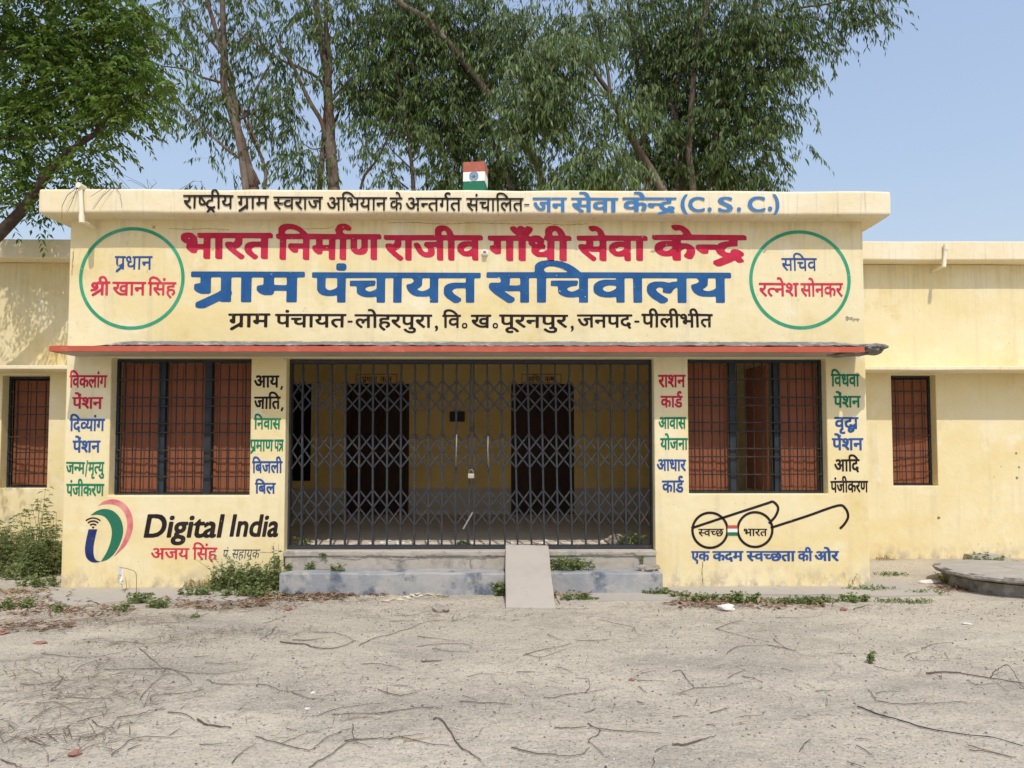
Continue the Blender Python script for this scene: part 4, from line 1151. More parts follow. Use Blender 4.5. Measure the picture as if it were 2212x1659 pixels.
def tree(name, label, y, trunks, limbs, blobs, leafm, barkm, kind='euc', size=1.0, group=None, off_blobs=(), extra=(), to_ground=True, hang=.55, dens=1.0, fwd=0.0):
    tmb = MB(); bmb = MB(); basep = None
    for (pts, w0, w1, dy) in trunks:
        out, a, b = limb(pts, y, w0, w1, dy)
        if to_ground:                                   # carry the trunk down to the soil
            d = (out[0] - out[1]); d.normalize()
            foot = out[0] + d * (out[0].z / max(.3, -d.z)) if d.z < -.2 else Vector((out[0].x, out[0].y, 0))
            foot.z = -.05; mid = (out[0] + foot) / 2
            tmb.tube([foot, foot.lerp(mid, .3), mid], a * 1.75, a * 1.2, 10)
            tmb.tube([mid, out[0]], a * 1.2, a, 10)
            basep = basep or Vector((foot.x, foot.y, 0))
        tmb.tube(out, a, b, 10, .07)
    for (pts, w0, w1, dy) in limbs:
        out, a, b = limb(pts, y, w0, w1, dy); bmb.tube(out, a, b, 7, .06)
    for pts, r0, r1_ in extra: bmb.tube(pts, r0, r1_, 7, .05)
    basep = basep or (Vector((-8.6, 1.0, 0)) if kind == "neem" else Vector((0, y, 0)))
    t = empty(name, basep, label, 'tree', group)
    if tmb.v: part("trunk", tmb, barkm, t, smooth=True)
    cs = []
    for (u, v, ru, rv, n, dy, ry) in blobs:
        c = P(u, v, y + dy); s = (c - Vector((0, -DIST, EYE))).length / FPX
        cs.append(in_blob(c, (ru * s, ry, rv * s), max(1, int(n * (dens if n > 9 else 1)))))
        if fwd and n > 20: cs.append(in_blob(c + Vector((0, -fwd, 0)), (ru * s, ry * .6, rv * s), int(n * .45)))
        # a branch reaching into the clump
    for (c, r, n) in off_blobs: cs.append(in_blob(c, r, n))
    cs = np.concatenate(cs)
    if kind == 'euc':
        lv, tw = sprays_euc(cs, size=size, hang=hang)
        part('crown', np_mesh('crown', lv, 4, [(0, 1, 2, 3)], basep), leafm, t)
        me = np_mesh('twigs', tw, 4, [(0, 1, 2, 3)], basep); part('twigs', me, M['barkdark'], t)
    else:
        lv = sprays_neem(cs, size=size)
        part('crown', np_mesh('crown', lv, 4, [(0, 1, 2, 3)], basep), leafm, t)
    if bmb.v: part('branches', bmb, barkm, t, smooth=True)
    return t

GE = 'tall drooping eucalyptus trees behind the building'
BK = M['bark']
# tree with twin trunks on the left
tree('eucalyptus_tree', 'eucalyptus with two leaning trunks, leftmost behind the roof, loose hanging foliage', 8.0,
     [([(548, 408), (530, 345), (508, 262), (485, 190), (484, 120), (482, 50), (478, -60)], 21, 9, 0), ([(512, 262), (500, 180), (480, 110), (462, 50), (440, -20), (420, -90)], 12, 6, .4)],
     [([(571, 408), (574, 375), (563, 335), (545, 300), (530, 262), (520, 225)], 8, 5, .2), ([(560, 398), (540, 360), (500, 330), (462, 298), (420, 262), (388, 228), (355, 200)], 7, 3, -.3),
      ([(560, 320), (535, 250), (560, 180), (590, 130)], 5, 3, .3), ([(485, 180), (440, 168), (400, 150), (350, 143)], 5, 2, -.3), ([(482, 120), (450, 80), (420, 45), (390, 0)], 6, 3, -.2), ([(508, 262), (560, 235), (610, 190)], 5, 2, .3)],
     [(400, 30, 60, 42, 46, 0, .8), (470, 20, 60, 45, 50, .3, .9), (545, 40, 55, 50, 50, .3, .9), (372, 75, 32, 34, 24, -.2, .6), (400, 120, 42, 24, 16, .1, .7), (520, 105, 36, 45, 34, .2, .7), (560, 130, 40, 50, 36, .3, .7),
      (460, 165, 28, 26, 16, 0, .6), (372, 180, 44, 30, 36, -.1, .6), (345, 222, 30, 24, 22, -.2, .4), (425, 185, 34, 28, 26, -.1, .6), (480, 205, 36, 28, 30, .1, .6), (540, 205, 40, 34, 34, .3, .6), (400, 235, 34, 24, 20, 0, .5), (455, 240, 34, 20, 18, 0, .5),
      (575, 240, 34, 30, 28, .3, .6), (520, 262, 30, 24, 16, .2, .5), (470, 275, 26, 18, 10, .1, .4), (600, 275, 20, 24, 16, .2, .4), (435, 268, 24, 12, 8, 0, .3), (452, 345, 8, 10, 4, 0, .2), (545, 330, 14, 14, 5, 0, .3), (498, 362, 12, 10, 3, .1, .2), (430, 395, 16, 8, 5, .3, .2)],
     M['euc'], BK, group=GE, off_blobs=[((-5.5, 8.2, 12.5), (1.8, 1.5, 1.2), 120), ((-4.6, 8.3, 14.3), (1.3, 1.3, 1.3), 90)], dens=1.0, fwd=0)
# the straight pale trunk left of the centre
tree('eucalyptus_tree', 'eucalyptus with thick straight pale trunk forking high, left of the flag painted block', 7.6,
     [([(721, 408), (716, 350), (713, 290), (710, 232), (706, 170), (699, 120), (690, 70), (682, 0), (676, -70)], 24, 10, .2), ([(709, 190), (713, 130), (706, 80), (704, 30), (708, -40)], 10, 7, -.2)],
     [([(704, 300), (694, 262), (672, 225), (651, 182), (635, 146), (612, 110), (598, 85)], 10, 5, -.4), ([(706, 205), (690, 172), (655, 150), (612, 132), (560, 100), (516, 72)], 7, 3, -.5), ([(719, 215), (735, 195), (752, 175), (768, 155)], 6, 3, .3), ([(722, 350), (732, 345), (730, 322)], 5, 3, 0), ([(700, 318), (676, 322), (655, 310)], 3, 2, 0)],
     [(620, 25, 55, 40, 44, -.2, .8), (690, 20, 55, 38, 40, .2, .9), (760, 30, 45, 45, 40, .3, .8), (650, 70, 36, 36, 28, -.2, .6), (603, 75, 30, 40, 26, -.2, .5), (690, 90, 14, 30, 10, 0, .4), (740, 90, 26, 30, 22, .3, .6), (612, 135, 14, 22, 8, -.2, .3), (632, 155, 14, 20, 8, -.3, .3),
      (675, 165, 22, 20, 14, -.2, .4), (628, 185, 24, 20, 17, -.2, .4), (605, 205, 20, 16, 12, -.2, .4), (625, 240, 28, 24, 26, -.2, .4), (595, 265, 16, 18, 10, 0, .3), (640, 280, 18, 18, 12, -.1, .4), (655, 325, 30, 24, 26, -.1, .4), (675, 352, 22, 26, 22, 0, .3), (640, 372, 26, 16, 16, 0, .3), (615, 340, 14, 12, 6, 0, .3), (740, 160, 18, 20, 10, .3, .4), (730, 320, 8, 14, 4, .1, .2), (760, 195, 20, 16, 10, .3, .3)],
     M['euc'], BK, group=GE, off_blobs=[((-3.6, 7.8, 13.2), (1.8, 1.5, 1.4), 120)], dens=1.0, fwd=0)
# slim saplings in the gap
tree('eucalyptus_sapling', 'slim young eucalyptus between the straight pale trunk and the flag painted block', 7.2,
     [([(893, 408), (891, 372), (886, 330), (882, 290), (872, 240), (862, 190), (850, 130)], 9, 4, .2)],
     [([(779, 408), (790, 375), (815, 345), (832, 310), (846, 278), (856, 240)], 6, 3, .2), ([(888, 365), (868, 345), (845, 322), (832, 300)], 4, 2, 0), ([(890, 350), (905, 335), (902, 318)], 4, 2, 0), ([(882, 408), (862, 392), (846, 380)], 4, 2, 0), ([(872, 240), (850, 215), (820, 200)], 4, 2, .3)],
     [(800, 350, 30, 26, 16, .1, .4), (783, 330, 24, 16, 8, .1, .3), (840, 370, 24, 24, 20, .1, .4), (858, 350, 22, 20, 13, 0, .4), (785, 275, 34, 24, 26, .2, .5), (830, 250, 40, 26, 36, .2, .5), (870, 285, 40, 26, 30, .1, .5), (905, 265, 36, 26, 28, .2, .5), (925, 300, 26, 20, 14, .1, .4), (885, 320, 20, 12, 6, 0, .3), (915, 372, 14, 16, 6, 0, .3), (940, 345, 18, 12, 7, .1, .3)],
     M['euc'], M['barkdark'], size=.85, hang=.35, dens=1.2, fwd=0)
# the great leaning tree in the centre
tree('eucalyptus_tree', 'eucalyptus with long bare limb leaning left above the flag painted block', 8.2,
     [([(1172, 408), (1160, 352), (1138, 325), (1127, 300), (1106, 258), (1080, 228), (1054, 202), (1030, 168), (1005, 138), (980, 105), (955, 79), (914, 36), (873, 14), (820, -30)], 17, 11, -.8), ([(1106, 408), (1088, 362), (1069, 318), (1043, 264), (1020, 225), (995, 185)], 13, 8, .3)],
     [([(1000, 190), (1003, 120), (1002, 70), (995, 20), (985, -40)], 6, 4, .3), ([(1043, 264), (1010, 240), (975, 200)], 5, 3, .2), ([(955, 210), (900, 195), (872, 198)], 4, 2, 0), ([(985, 355), (972, 320), (968, 295)], 4, 3, 0), ([(1069, 318), (1030, 300), (1010, 290)], 4, 2, 0)],
     [(840, 40, 70, 55, 74, 0, 1.0), (930, 30, 70, 50, 76, .3, 1.1), (1020, 30, 70, 50, 76, .2, 1.1), (820, 110, 60, 50, 66, 0, .9), (900, 110, 70, 55, 96, .3, 1.0), (985, 100, 60, 55, 76, .5, 1.0), (1060, 100, 60, 50, 70, .5, 1.0), (800, 175, 50, 40, 50, 0, .8), (870, 180, 60, 45, 80, .2, .9), (950, 180, 60, 50, 84, .4, 1.0), (1030, 175, 50, 45, 60, .6, .9), (785, 230, 34, 26, 26, .1, .6),
      (850, 220, 44, 26, 40, .2, .7), (920, 235, 50, 34, 50, .3, .8), (985, 245, 46, 34, 46, .4, .8), (1040, 225, 36, 34, 34, .6, .8), (1000, 300, 40, 34, 44, .4, .6), (960, 280, 30, 24, 22, .3, .5), (1050, 290, 36, 40, 36, .7, .7), (1085, 340, 34, 40, 44, .7, .7), (985, 352, 30, 26, 28, .3, .5), (1000, 392, 46, 18, 40, .4, .5), (1055, 385, 30, 26, 36, .6, .5), (945, 395, 22, 14, 12, .3, .3), (1130, 380, 30, 24, 30, .8, .6)],
     M['euc'], BK, group=GE, off_blobs=[((-1.5, 8.6, 13.0), (2.2, 1.6, 1.4), 150)], dens=2.0, fwd=0.9)
# nearer bright drooping foliage over the centre right
tree('eucalyptus_tree', 'eucalyptus with pale drooping sprays reaching over the roof, right of the flag painted block', 7.4,
     [([(1432, 412), (1410, 372), (1388, 337), (1368, 305), (1352, 272), (1338, 245), (1323, 220), (1312, 195), (1297, 173), (1280, 148), (1256, 129), (1230, 105)], 16, 7, -.9)],
     [([(1318, 200), (1312, 150), (1300, 100), (1290, 50), (1270, 0), (1262, -40)], 7, 4, .4), ([(1323, 220), (1290, 205), (1255, 225)], 4, 2, -.4), ([(1352, 272), (1320, 300), (1280, 320)], 4, 2, -.4), ([(1256, 129), (1210, 115), (1170, 120)], 5, 2, -.4)],
     [(1190, 150, 60, 45, 64, -.9, .7), (1240, 130, 50, 40, 56, -.9, .7), (1130, 160, 45, 45, 46, -.6, .7), (1170, 215, 60, 40, 66, -.9, .6), (1230, 215, 40, 36, 36, -.8, .6), (1125, 235, 40, 40, 40, -.7, .6), (1150, 285, 44, 34, 42, -.8, .5), (1195, 270, 34, 28, 26, -.8, .5), (1300, 345, 46, 30, 50, -.9, .5), (1255, 365, 46, 26, 46, -.9, .5), (1320, 385, 34, 22, 34, -.9, .5), (1210, 395, 40, 16, 30, -.8, .4), (1345, 225, 40, 28, 28, -.9, .5), (1330, 260, 34, 22, 20, -.8, .4), (1370, 195, 26, 14, 10, -.9, .4), (1400, 240, 18, 18, 8, -.9, .3),
      (1150, 60, 60, 50, 60, .2, 1.0), (1230, 50, 60, 50, 60, .3, 1.0), (1300, 50, 50, 45, 46, .4, 1.0), (1270, 130, 26, 30, 14, .2, .6), (1290, 250, 20, 20, 10, .2, .5), (1225, 325, 26, 24, 14, 0, .5), (1100, 90, 40, 45, 40, .2, .8)],
     M['eucpale'], BK, group=GE, size=1.05, off_blobs=[((1.6, 7.6, 12.6), (2.0, 1.5, 1.3), 130)], dens=1.9, fwd=0.0)
# dark pair on the right
tree('eucalyptus_tree', 'eucalyptus with slender dark trunk curving left amid dense dark foliage at right', 8.6,
     [([(1475, 412), (1474, 365), (1469, 322), (1464, 285), (1458, 249), (1448, 225), (1432, 202), (1415, 175), (1408, 152), (1396, 135), (1390, 117), (1380, 80)], 14, 7, 0), ([(1461, 243), (1461, 187), (1468, 155), (1475, 132), (1482, 80), (1490, 15), (1494, -50)], 9, 6, .3)],
     [([(1401, 412), (1398, 350), (1392, 300)], 18, 12, .9), ([(1390, 310), (1384, 200), (1370, 100), (1355, 0)], 12, 7, .9), ([(1408, 150), (1390, 125)], 5, 3, 0)],
     [(1400, 50, 70, 55, 80, .3, 1.0), (1480, 40, 60, 50, 74, .4, 1.0), (1390, 120, 50, 50, 56, .4, .9), (1450, 120, 56, 55, 76, .4, .9), (1400, 185, 30, 40, 30, .5, .7), (1500, 130, 50, 55, 70, .4, .9), (1440, 200, 50, 45, 46, .6, .8), (1500, 215, 50, 50, 66, .4, .8), (1410, 260, 34, 40, 40, .6, .7), (1440, 310, 40, 45, 56, .5, .7), (1500, 300, 44, 50, 62, .4, .8), (1380, 330, 40, 40, 40, .6, .7), (1440, 380, 50, 30, 60, .4, .6), (1500, 380, 40, 28, 50, .3, .6), (1370, 395, 24, 16, 20, .6, .4)],
     M['euc'], BK, group=GE, off_blobs=[((5.2, 8.8, 13.0), (2.2, 1.6, 1.4), 150)], dens=2.1, fwd=0.9)
tree('eucalyptus_tree', 'rightmost eucalyptus, its thin branch tips trailing into the open sky', 8.0,
     [([(1497, 412), (1494, 380), (1488, 330), (1492, 250), (1500, 150), (1515, 60), (1540, -30), (1560, -110)], 15, 9, .1), ([(1534, 412), (1540, 340), (1556, 250), (1580, 160), (1600, 90), (1625, 30), (1650, -40)], 12, 7, .7)],
     [([(1580, 160), (1615, 120), (1648, 60), (1690, 25), (1740, 15), (1790, 8), (1850, -8)], 6, 3, 0), ([(1600, 90), (1660, 60), (1735, 35), (1790, 55)], 4, 2, .2), ([(1556, 250), (1610, 235), (1660, 215)], 4, 2, .1), ([(1545, 320), (1600, 300), (1650, 310)], 4, 2, 0)],
     [(1560, 50, 60, 55, 76, .2, .9), (1630, 30, 55, 40, 60, 0, .8), (1570, 130, 55, 55, 84, .2, .9), (1640, 95, 50, 45, 62, 0, .7), (1700, 60, 34, 34, 32, 0, .5), (1560, 210, 50, 50, 76, .2, .8), (1630, 165, 50, 45, 62, .1, .7), (1690, 120, 34, 34, 30, 0, .5), (1735, 110, 22, 20, 11, 0, .3), (1730, 145, 18, 14, 7, 0, .3), (1560, 290, 50, 46, 72, .2, .7), (1625, 240, 44, 38, 50, 0, .6), (1685, 190, 36, 26, 28, 0, .5), (1715, 165, 16, 16, 8, 0, .3), (1690, 245, 26, 22, 14, 0, .4), (1635, 300, 36, 28, 32, 0, .5), (1560, 365, 46, 34, 60, .1, .6), (1620, 355, 34, 28, 34, 0, .5), (1650, 385, 28, 20, 20, 0, .4), (1600, 395, 30, 14, 20, 0, .3), (1680, 335, 10, 12, 3, 0, .2), (1740, 322, 16, 8, 4, 0, .2), (1688, 380, 8, 14, 3, 0, .2), (1765, 200, 6, 6, 1, 0, .1), (1770, 168, 6, 6, 1, 0, .1), (1735, 20, 30, 26, 20, 0, .4), (1790, 15, 34, 24, 26, 0, .4), (1855, 15, 36, 22, 26, 0, .4), (1820, 60, 20, 26, 16, 0, .3), (1800, 95, 14, 22, 9, 0, .3), (1900, 20, 16, 16, 8, 0, .3), (1875, 40, 14, 14, 5, 0, .3)],
     M['euc'], BK, group=GE, off_blobs=[((7.0, 8.2, 12.8), (2.4, 1.5, 1.3), 150)], dens=1.7, fwd=0.7)

# the neem on the left: thick limb enters low at the frame edge, crown in front of the wing and beyond the frame
yn = .9
nb = Vector((-8.6, 1.0, 0))
def wp(u, v, dy=0): return P(u, v, yn + dy)
ex_ = [([nb + Vector((0, 0, -.05)), nb + Vector((.1, -.1, 1.4)), nb + Vector((.45, -.1, 2.6))], .2, .15),
       ([nb + Vector((.45, -.1, 2.6)), nb + Vector((1.2, -.1, 3.2)), wp(-60, 560), wp(0, 503), wp(40, 462), wp(75, 420), wp(105, 370), wp(130, 355)], .095, .045),
       ([wp(75, 420), wp(95, 372), wp(150, 325), wp(205, 290), wp(228, 255), wp(252, 235), wp(280, 200)], .04, .018),
       ([wp(0, 300), wp(60, 300), wp(110, 298), wp(165, 280), wp(245, 262)], .022, .012),
       ([nb + Vector((.45, -.1, 2.6)), nb + Vector((.5, .1, 4.2)), wp(-60, 200, .4), wp(40, 215, .3), wp(75, 140, .2), wp(80, 80, .2)], .07, .025),
       ([wp(88, 185, .3), wp(130, 120, .2), wp(160, 85), wp(230, 80), wp(290, 30)], .03, .012), ([wp(75, 140), wp(40, 110), wp(0, 105)], .03, .02),
       ([nb + Vector((.5, .1, 4.2)), nb + Vector((.2, -.6, 6)), nb + Vector((.9, -.8, 7.6))], .11, .04), ([nb + Vector((.45, -.1, 2.6)), nb + Vector((-1.0, -.5, 4.4)), nb + Vector((-1.6, -.7, 6))], .12, .05),
       ([nb + Vector((.5, .0, 3.6)), nb + Vector((1.1, -.9, 4.6)), nb + Vector((1.6, -1.4, 5.4))], .07, .03),
       ([wp(200, 200), wp(262, 150, .1), wp(320, 95, .1)], .012, .006), ([wp(228, 255), wp(300, 215), wp(340, 205)], .012, .006)]
nblobs = [(40, 40, 60, 40, 80, .2, .6), (120, 30, 60, 40, 84, .2, .6), (200, 25, 60, 40, 84, .1, .5), (275, 30, 40, 36, 50, .1, .4), (30, 110, 50, 36, 60, .2, .5), (110, 95, 50, 36, 60, .2, .5), (190, 90, 50, 40, 66, .1, .5), (265, 90, 44, 36, 54, .1, .4), (310, 75, 22, 30, 22, 0, .3), (20, 180, 40, 36, 50, .2, .5), (85, 165, 36, 30, 36, .1, .4), (150, 165, 46, 36, 50, .1, .4), (225, 160, 46, 36, 54, 0, .4), (290, 150, 40, 36, 46, 0, .3), (30, 245, 40, 36, 54, .2, .5), (100, 235, 40, 34, 48, .1, .4), (165, 235, 36, 28, 34, .1, .3), (235, 220, 44, 28, 44, 0, .3), (295, 210, 34, 26, 30, 0, .3), (15, 310, 40, 30, 40, .2, .4), (90, 285, 30, 20, 20, .1, .3), (180, 290, 40, 22, 24, 0, .3), (250, 262, 32, 18, 22, 0, .25), (20, 370, 34, 30, 36, .2, .4), (130, 345, 40, 18, 22, .1, .25), (175, 355, 24, 12, 16, 0, .2), (195, 378, 18, 14, 16, 0, .2), (30, 410, 34, 22, 26, .2, .3), (100, 390, 24, 18, 12, .1, .2), (75, 440, 16, 12, 6, 0, .2), (8, 455, 20, 16, 10, 0, .2), (235, 195, 14, 14, 6, 0, .2)]
off = [((-7.4, .2, 5.3), (1.1, 1.2, .9), 300), ((-8.6, -.3, 6.4), (1.7, 1.5, 1.2), 420), ((-7.2, .3, 7.4), (1.6, 1.3, 1.1), 380), ((-9.8, 0, 5.2), (1.2, 1.3, 1.0), 260), ((-6.9, -.1, 4.4), (.55, .7, .5), 95), ((-8.0, .4, 8.6), (1.6, 1.4, 1.0), 300)]
tree('neem_tree', 'neem tree with bright green feathery leaves and leaning limb at the left edge', yn, [], [], nblobs, M['neem'], M['barkdark'], kind='neem', off_blobs=off, extra=ex_, to_ground=False, dens=1.45)

# ------------------------------------------------------------------ weeds, grass, litter
def plant(loc, label, rx, ry, h, n_stem, leafm='weed', name='weed', cat='weed', lsize=.035, leaves_per=16, lean=.35, kind='broad', seed=0, flat=.0):
    rr = np.random.default_rng(seed + 100); x, y, z = loc
    t = empty(name, loc, label, cat)
    mb = MB(); B, D, Ln, Wd = [], [], [], []
    for i in range(n_stem):
        a = rr.uniform(0, 6.283); k = math.sqrt(rr.uniform(0, 1)); bx, by = x + rx * k * math.cos(a) * .8, y + ry * k * math.sin(a) * .8
        hh = h * rr.uniform(.45, 1.0) * (1 - .35 * k); lx, ly = rr.normal(0, lean, 2) * hh + np.array([math.cos(a) * rx, math.sin(a) * ry]) * flat
        pts = [(bx + lx * s * s, by + ly * s * s, z - .01 + hh * s * (1 - .2 * flat * s)) for s in (0, .35, .7, 1)]
        mb.tube(pts, .0035, .0015, 4)
        for j in range(leaves_per):
            s = rr.uniform(.15, 1.0); p = np.array([bx + lx * s * s, by + ly * s * s, z + hh * s]); az = rr.uniform(0, 6.283)
            if kind == 'broad':
                B.append(p); D.append([math.cos(az), math.sin(az), rr.uniform(-.3, .5)]); L = lsize * rr.uniform(.6, 1.3); Ln.append(L); Wd.append(L * rr.uniform(.5, .7))
            else:                                     # palmate: five narrow leaflets on a stalk
                q = p + np.array([math.cos(az), math.sin(az), .25]) * lsize * .9
                for m_ in range(5):
                    a2 = az + (m_ - 2) * .55; B.append(q); D.append([math.cos(a2), math.sin(a2), rr.uniform(-.5, .1)]); L = lsize * rr.uniform(.9, 1.5) * (1 - .12 * abs(m_ - 2)); Ln.append(L); Wd.append(L * .2)
    lv = leaves(np.array(B), np.array(D), np.array(Ln), np.array(Wd), .3)
    part('stems', mb, M['stem'], t)
    part('leaves', np_mesh('leaves', lv, 4, [(0, 1, 2, 3)], loc), M[leafm], t)
    return t

def tuft(loc, label, rx, ry, h, n, m='grass', name='grass_tuft', cat='grass', seed=0, spread=.7):
    rr = np.random.default_rng(seed + 500); x, y, z = loc
    a = rr.uniform(0, 6.283, n); k = np.sqrt(rr.uniform(0, 1, n))
    b = np.stack([x + rx * k * np.cos(a), y + ry * k * np.sin(a), np.full(n, z - .005)], 1)
    d = np.stack([rr.normal(0, spread, n), rr.normal(0, spread, n), np.ones(n)], 1)
    L = h * rr.uniform(.5, 1.2, n)
    lv = leaves(b, d, L, np.full(n, .008) * rr.uniform(.6, 1.2, n), 1.3)
    return solo(name, np_mesh(name, lv, 4, [(0, 1, 2, 3)], loc), M[m], loc, label, cat)

def onG(u, v, z=0.0): p = G(u, v, z); return (p.x, p.y, z if z else gz(p.x, p.y))
# -- left bush in front of the wing
def at_y(u, y): return (X(u, y), y, gz(X(u, y), y))
plant(at_y(20, 1.1), 'bushy wild hemp at the left edge of the photo, lower growth under the wing window', .42, .3, .66, 80, 'bush', 'wild_hemp', 'shrub', .05, 13, .22, 'palm', 1)
plant(at_y(95, .9), 'tall wild hemp with upright stems reaching the sill of the left wing window', .26, .2, 1.25, 22, 'bush', 'wild_hemp', 'shrub', .055, 16, .10, 'palm', 2)
plant(at_y(105, .75), 'dense low wild hemp against the left corner of the office', .26, .25, .60, 80, 'bush', 'wild_hemp', 'shrub', .05, 13, .2, 'palm', 3)
plant(at_y(40, .55), 'leafy weeds spreading at the foot of the wild hemp', .5, .2, .28, 40, 'weed', 'weed', 'weed', .04, 16, .4, 'broad', 4)
# -- weeds round the steps and plinth
plant(onG(495, 1278), 'large weed clump with yellowing stems against the panel left of the steps', .32, .12, .46, 52, 'weed', 'weed', 'weed', .038, 16, .25, 'broad', 5)
plant(onG(560, 1275), 'dense creeping weed at the left end of the lower step', .30, .12, .40, 60, 'weed', 'weed', 'weed', .036, 16, .3, 'broad', 6)
plant(at_y(598, -.08), 'climbing weed leaning on the pillar edge beside the gate', .05, .04, .62, 7, 'weed', 'weed', 'weed', .045, 12, .07, 'broad', 7)
plant(at_y(543, -.12), 'single tall weed rising in front of the helper name on the left panel', .06, .04, .48, 6, 'weed', 'weed', 'weed', .05, 10, .06, 'broad', 8)
plant(onG(303, 1300), 'broad leaved weed on the left apron below the emblem', .14, .1, .17, 14, 'weed', 'weed', 'weed', .045, 12, .35, 'broad', 9)
plant(onG(345, 1312), 'low spreading weed in front of the left apron', .13, .09, .12, 14, 'weed', 'weed', 'weed', .04, 12, .5, 'broad', 10)
plant(onG(265, 1318), 'small pale weed at the front corner of the left apron', .1, .07, .10, 10, 'weed', 'weed', 'weed', .035, 10, .5, 'broad', 11)
plant(onG(30, 1310), 'low weed among dry leaves at the left edge of the photo', .24, .12, .13, 24, 'weed', 'weed', 'weed', .036, 12, .5, 'broad', 12)
plant(onG(125, 1318), 'thin weed in the leaf litter left of the apron', .14, .08, .11, 12, 'weed', 'weed', 'weed', .032, 12, .5, 'broad', 13)
plant(onG(419, 1335), 'tiny green seedling on the dust below the wordmark', .04, .03, .07, 4, 'weed', 'weed', 'weed', .03, 7, .3, 'broad', 14)
zs_, zf_ = .215, FLOOR
def on_step(u, y, z): return (X(u, y), y, z)
plant(on_step(634, -.13, zs_), 'weed at the left end of the lower tread', .07, .03, .11, 12, 'weed', 'weed', 'weed', .028, 12, .3, 'broad', 15)
plant(on_step(675, -.11, zs_), 'weed second from the left on the lower tread', .07, .03, .13, 12, 'weed', 'weed', 'weed', .028, 12, .35, 'broad', 16)
plant(on_step(735, -.2, zs_), 'weed hanging over the nose of the lower step, third from the left', .08, .05, .11, 12, 'weed', 'weed', 'weed', .028, 12, .5, 'broad', 17)
plant(on_step(703, -.05, zf_ - .06), 'tiny sprout in a crack of the upper step', .03, .02, .07, 4, 'weed', 'weed', 'weed', .03, 8, .3, 'broad', 18)
plant(onG(875, 1276), 'feathery hemp seedling in front of the lower step', .06, .05, .26, 5, 'bush', 'wild_hemp', 'weed', .045, 12, .15, 'palm', 19)
plant(onG(1082, 1285), 'bright leafy weed beside the left edge of the ramp', .07, .06, .2, 14, 'weed', 'weed', 'weed', .045, 12, .25, 'broad', 20)
plant(on_step(1233, -.14, zs_), 'big sprawling weed on the lower tread right of the ramp', .29, .07, .20, 50, 'weed', 'weed', 'weed', .034, 15, .35, 'broad', 21)
plant((X(1363, .32), .32, zf_), 'leafy weed inside the gate at its right end', .17, .10, .24, 30, 'weed', 'weed', 'weed', .034, 14, .4, 'broad', 22)
plant((X(660, .4), .4, zf_), 'weed inside the gate at its left end', .12, .08, .14, 14, 'weed', 'weed', 'weed', .03, 12, .4, 'broad', 23)
plant((X(1000, .4), .4, zf_), 'weed inside the gate behind the padlock', .12, .06, .10, 12, 'weed', 'weed', 'weed', .03, 12, .4, 'broad', 24)
plant(on_step(1383, -.05, zf_ - .12), 'tuft growing from the crack at the right end of the upper step', .025, .02, .12, 5, 'weed', 'weed', 'weed', .02, 10, .2, 'broad', 25)
plant(onG(1250, 1298), 'low weed among dry leaves right of the ramp foot', .2, .06, .12, 20, 'weed', 'weed', 'weed', .034, 12, .5, 'broad', 26)
plant(onG(1410, 1284), 'trailing weed at the right end of the lower step', .19, .06, .11, 22, 'weed', 'weed', 'weed', .03, 12, .5, 'broad', 27)
plant(onG(1530, 1298), 'long strip of weed and dry leaves under the left end of the slogan', .26, .06, .11, 34, 'weed', 'weed', 'weed', .032, 12, .5, 'broad', 28)
plant(onG(1610, 1300), 'broad leaved weed under the middle of the slogan', .2, .06, .13, 24, 'weed', 'weed', 'weed', .045, 11, .45, 'broad', 29)
plant(onG(1725, 1302), 'grey green weed strip under the right end of the slogan', .32, .06, .11, 36, 'weed', 'weed', 'weed', .03, 13, .45, 'broad', 30)
plant(onG(1845, 1298), 'rounded weed at the right front corner of the office', .15, .07, .11, 22, 'weed', 'weed', 'weed', .036, 12, .45, 'broad', 31)
plant(onG(1883, 1433), 'lone green seedling standing on the open ground at right', .025, .025, .13, 5, 'weed', 'seedling', 'weed', .032, 9, .12, 'broad', 32)
plant((X(2125, .95), .95, .06), 'bright weed beside the concrete lump on the right', .3, .12, .2, 30, 'weed', 'weed', 'weed', .05, 12, .4, 'broad', 33)
plant((X(2090, 1.05), 1.05, .06), 'tall thin weed left of the concrete lump', .05, .05, .36, 4, 'weed', 'weed', 'weed', .05, 10, .2, 'broad', 34)
plant(onG(2042, 1262), 'dry brushy weed at the left rim of the manhole cover', .07, .06, .16, 14, 'weed', 'weed', 'weed', .025, 14, .3, 'broad', 35)
tuft(onG(1880, 1276), 'grass tuft at the corner of the office beside the right apron', .28, .07, .14, 170, seed=1)
tuft(onG(1950, 1300), 'grass tuft in front of the right apron', .28, .08, .10, 170, seed=2)
tuft(onG(2000, 1282), 'grass tuft at the far right tip of the apron', .22, .07, .10, 120, seed=3)
tuft(onG(1925, 1247), 'grass tuft between the right apron and the wing', .2, .08, .10, 110, seed=4)
tuft(onG(440, 1272), 'pale dry grass tuft standing against the left panel', .22, .05, .26, 110, 'drygrass', seed=5, spread=.3)
tuft(onG(475, 1270), 'green grass among the weeds left of the steps', .16, .06, .2, 120, seed=6, spread=.35)
tuft((X(1905, 1.65), 1.65, .05), 'dry grass tuft at the foot of the right wing', .12, .05, .12, 60, 'drygrass', seed=7)
tuft(onG(955, 1288), 'dry grass knot near the round stone', .06, .04, .05, 50, 'drygrass', seed=8)
tuft((X(1830, -.03), -.03, .02), 'wiry dry stalk standing against the right panel', .03, .01, .34, 7, 'drygrass', seed=9, spread=.3)
tuft(onG(40, 1280), 'dry grass patch at the left edge of the photo', .4, .12, .10, 160, 'drygrass', seed=10)

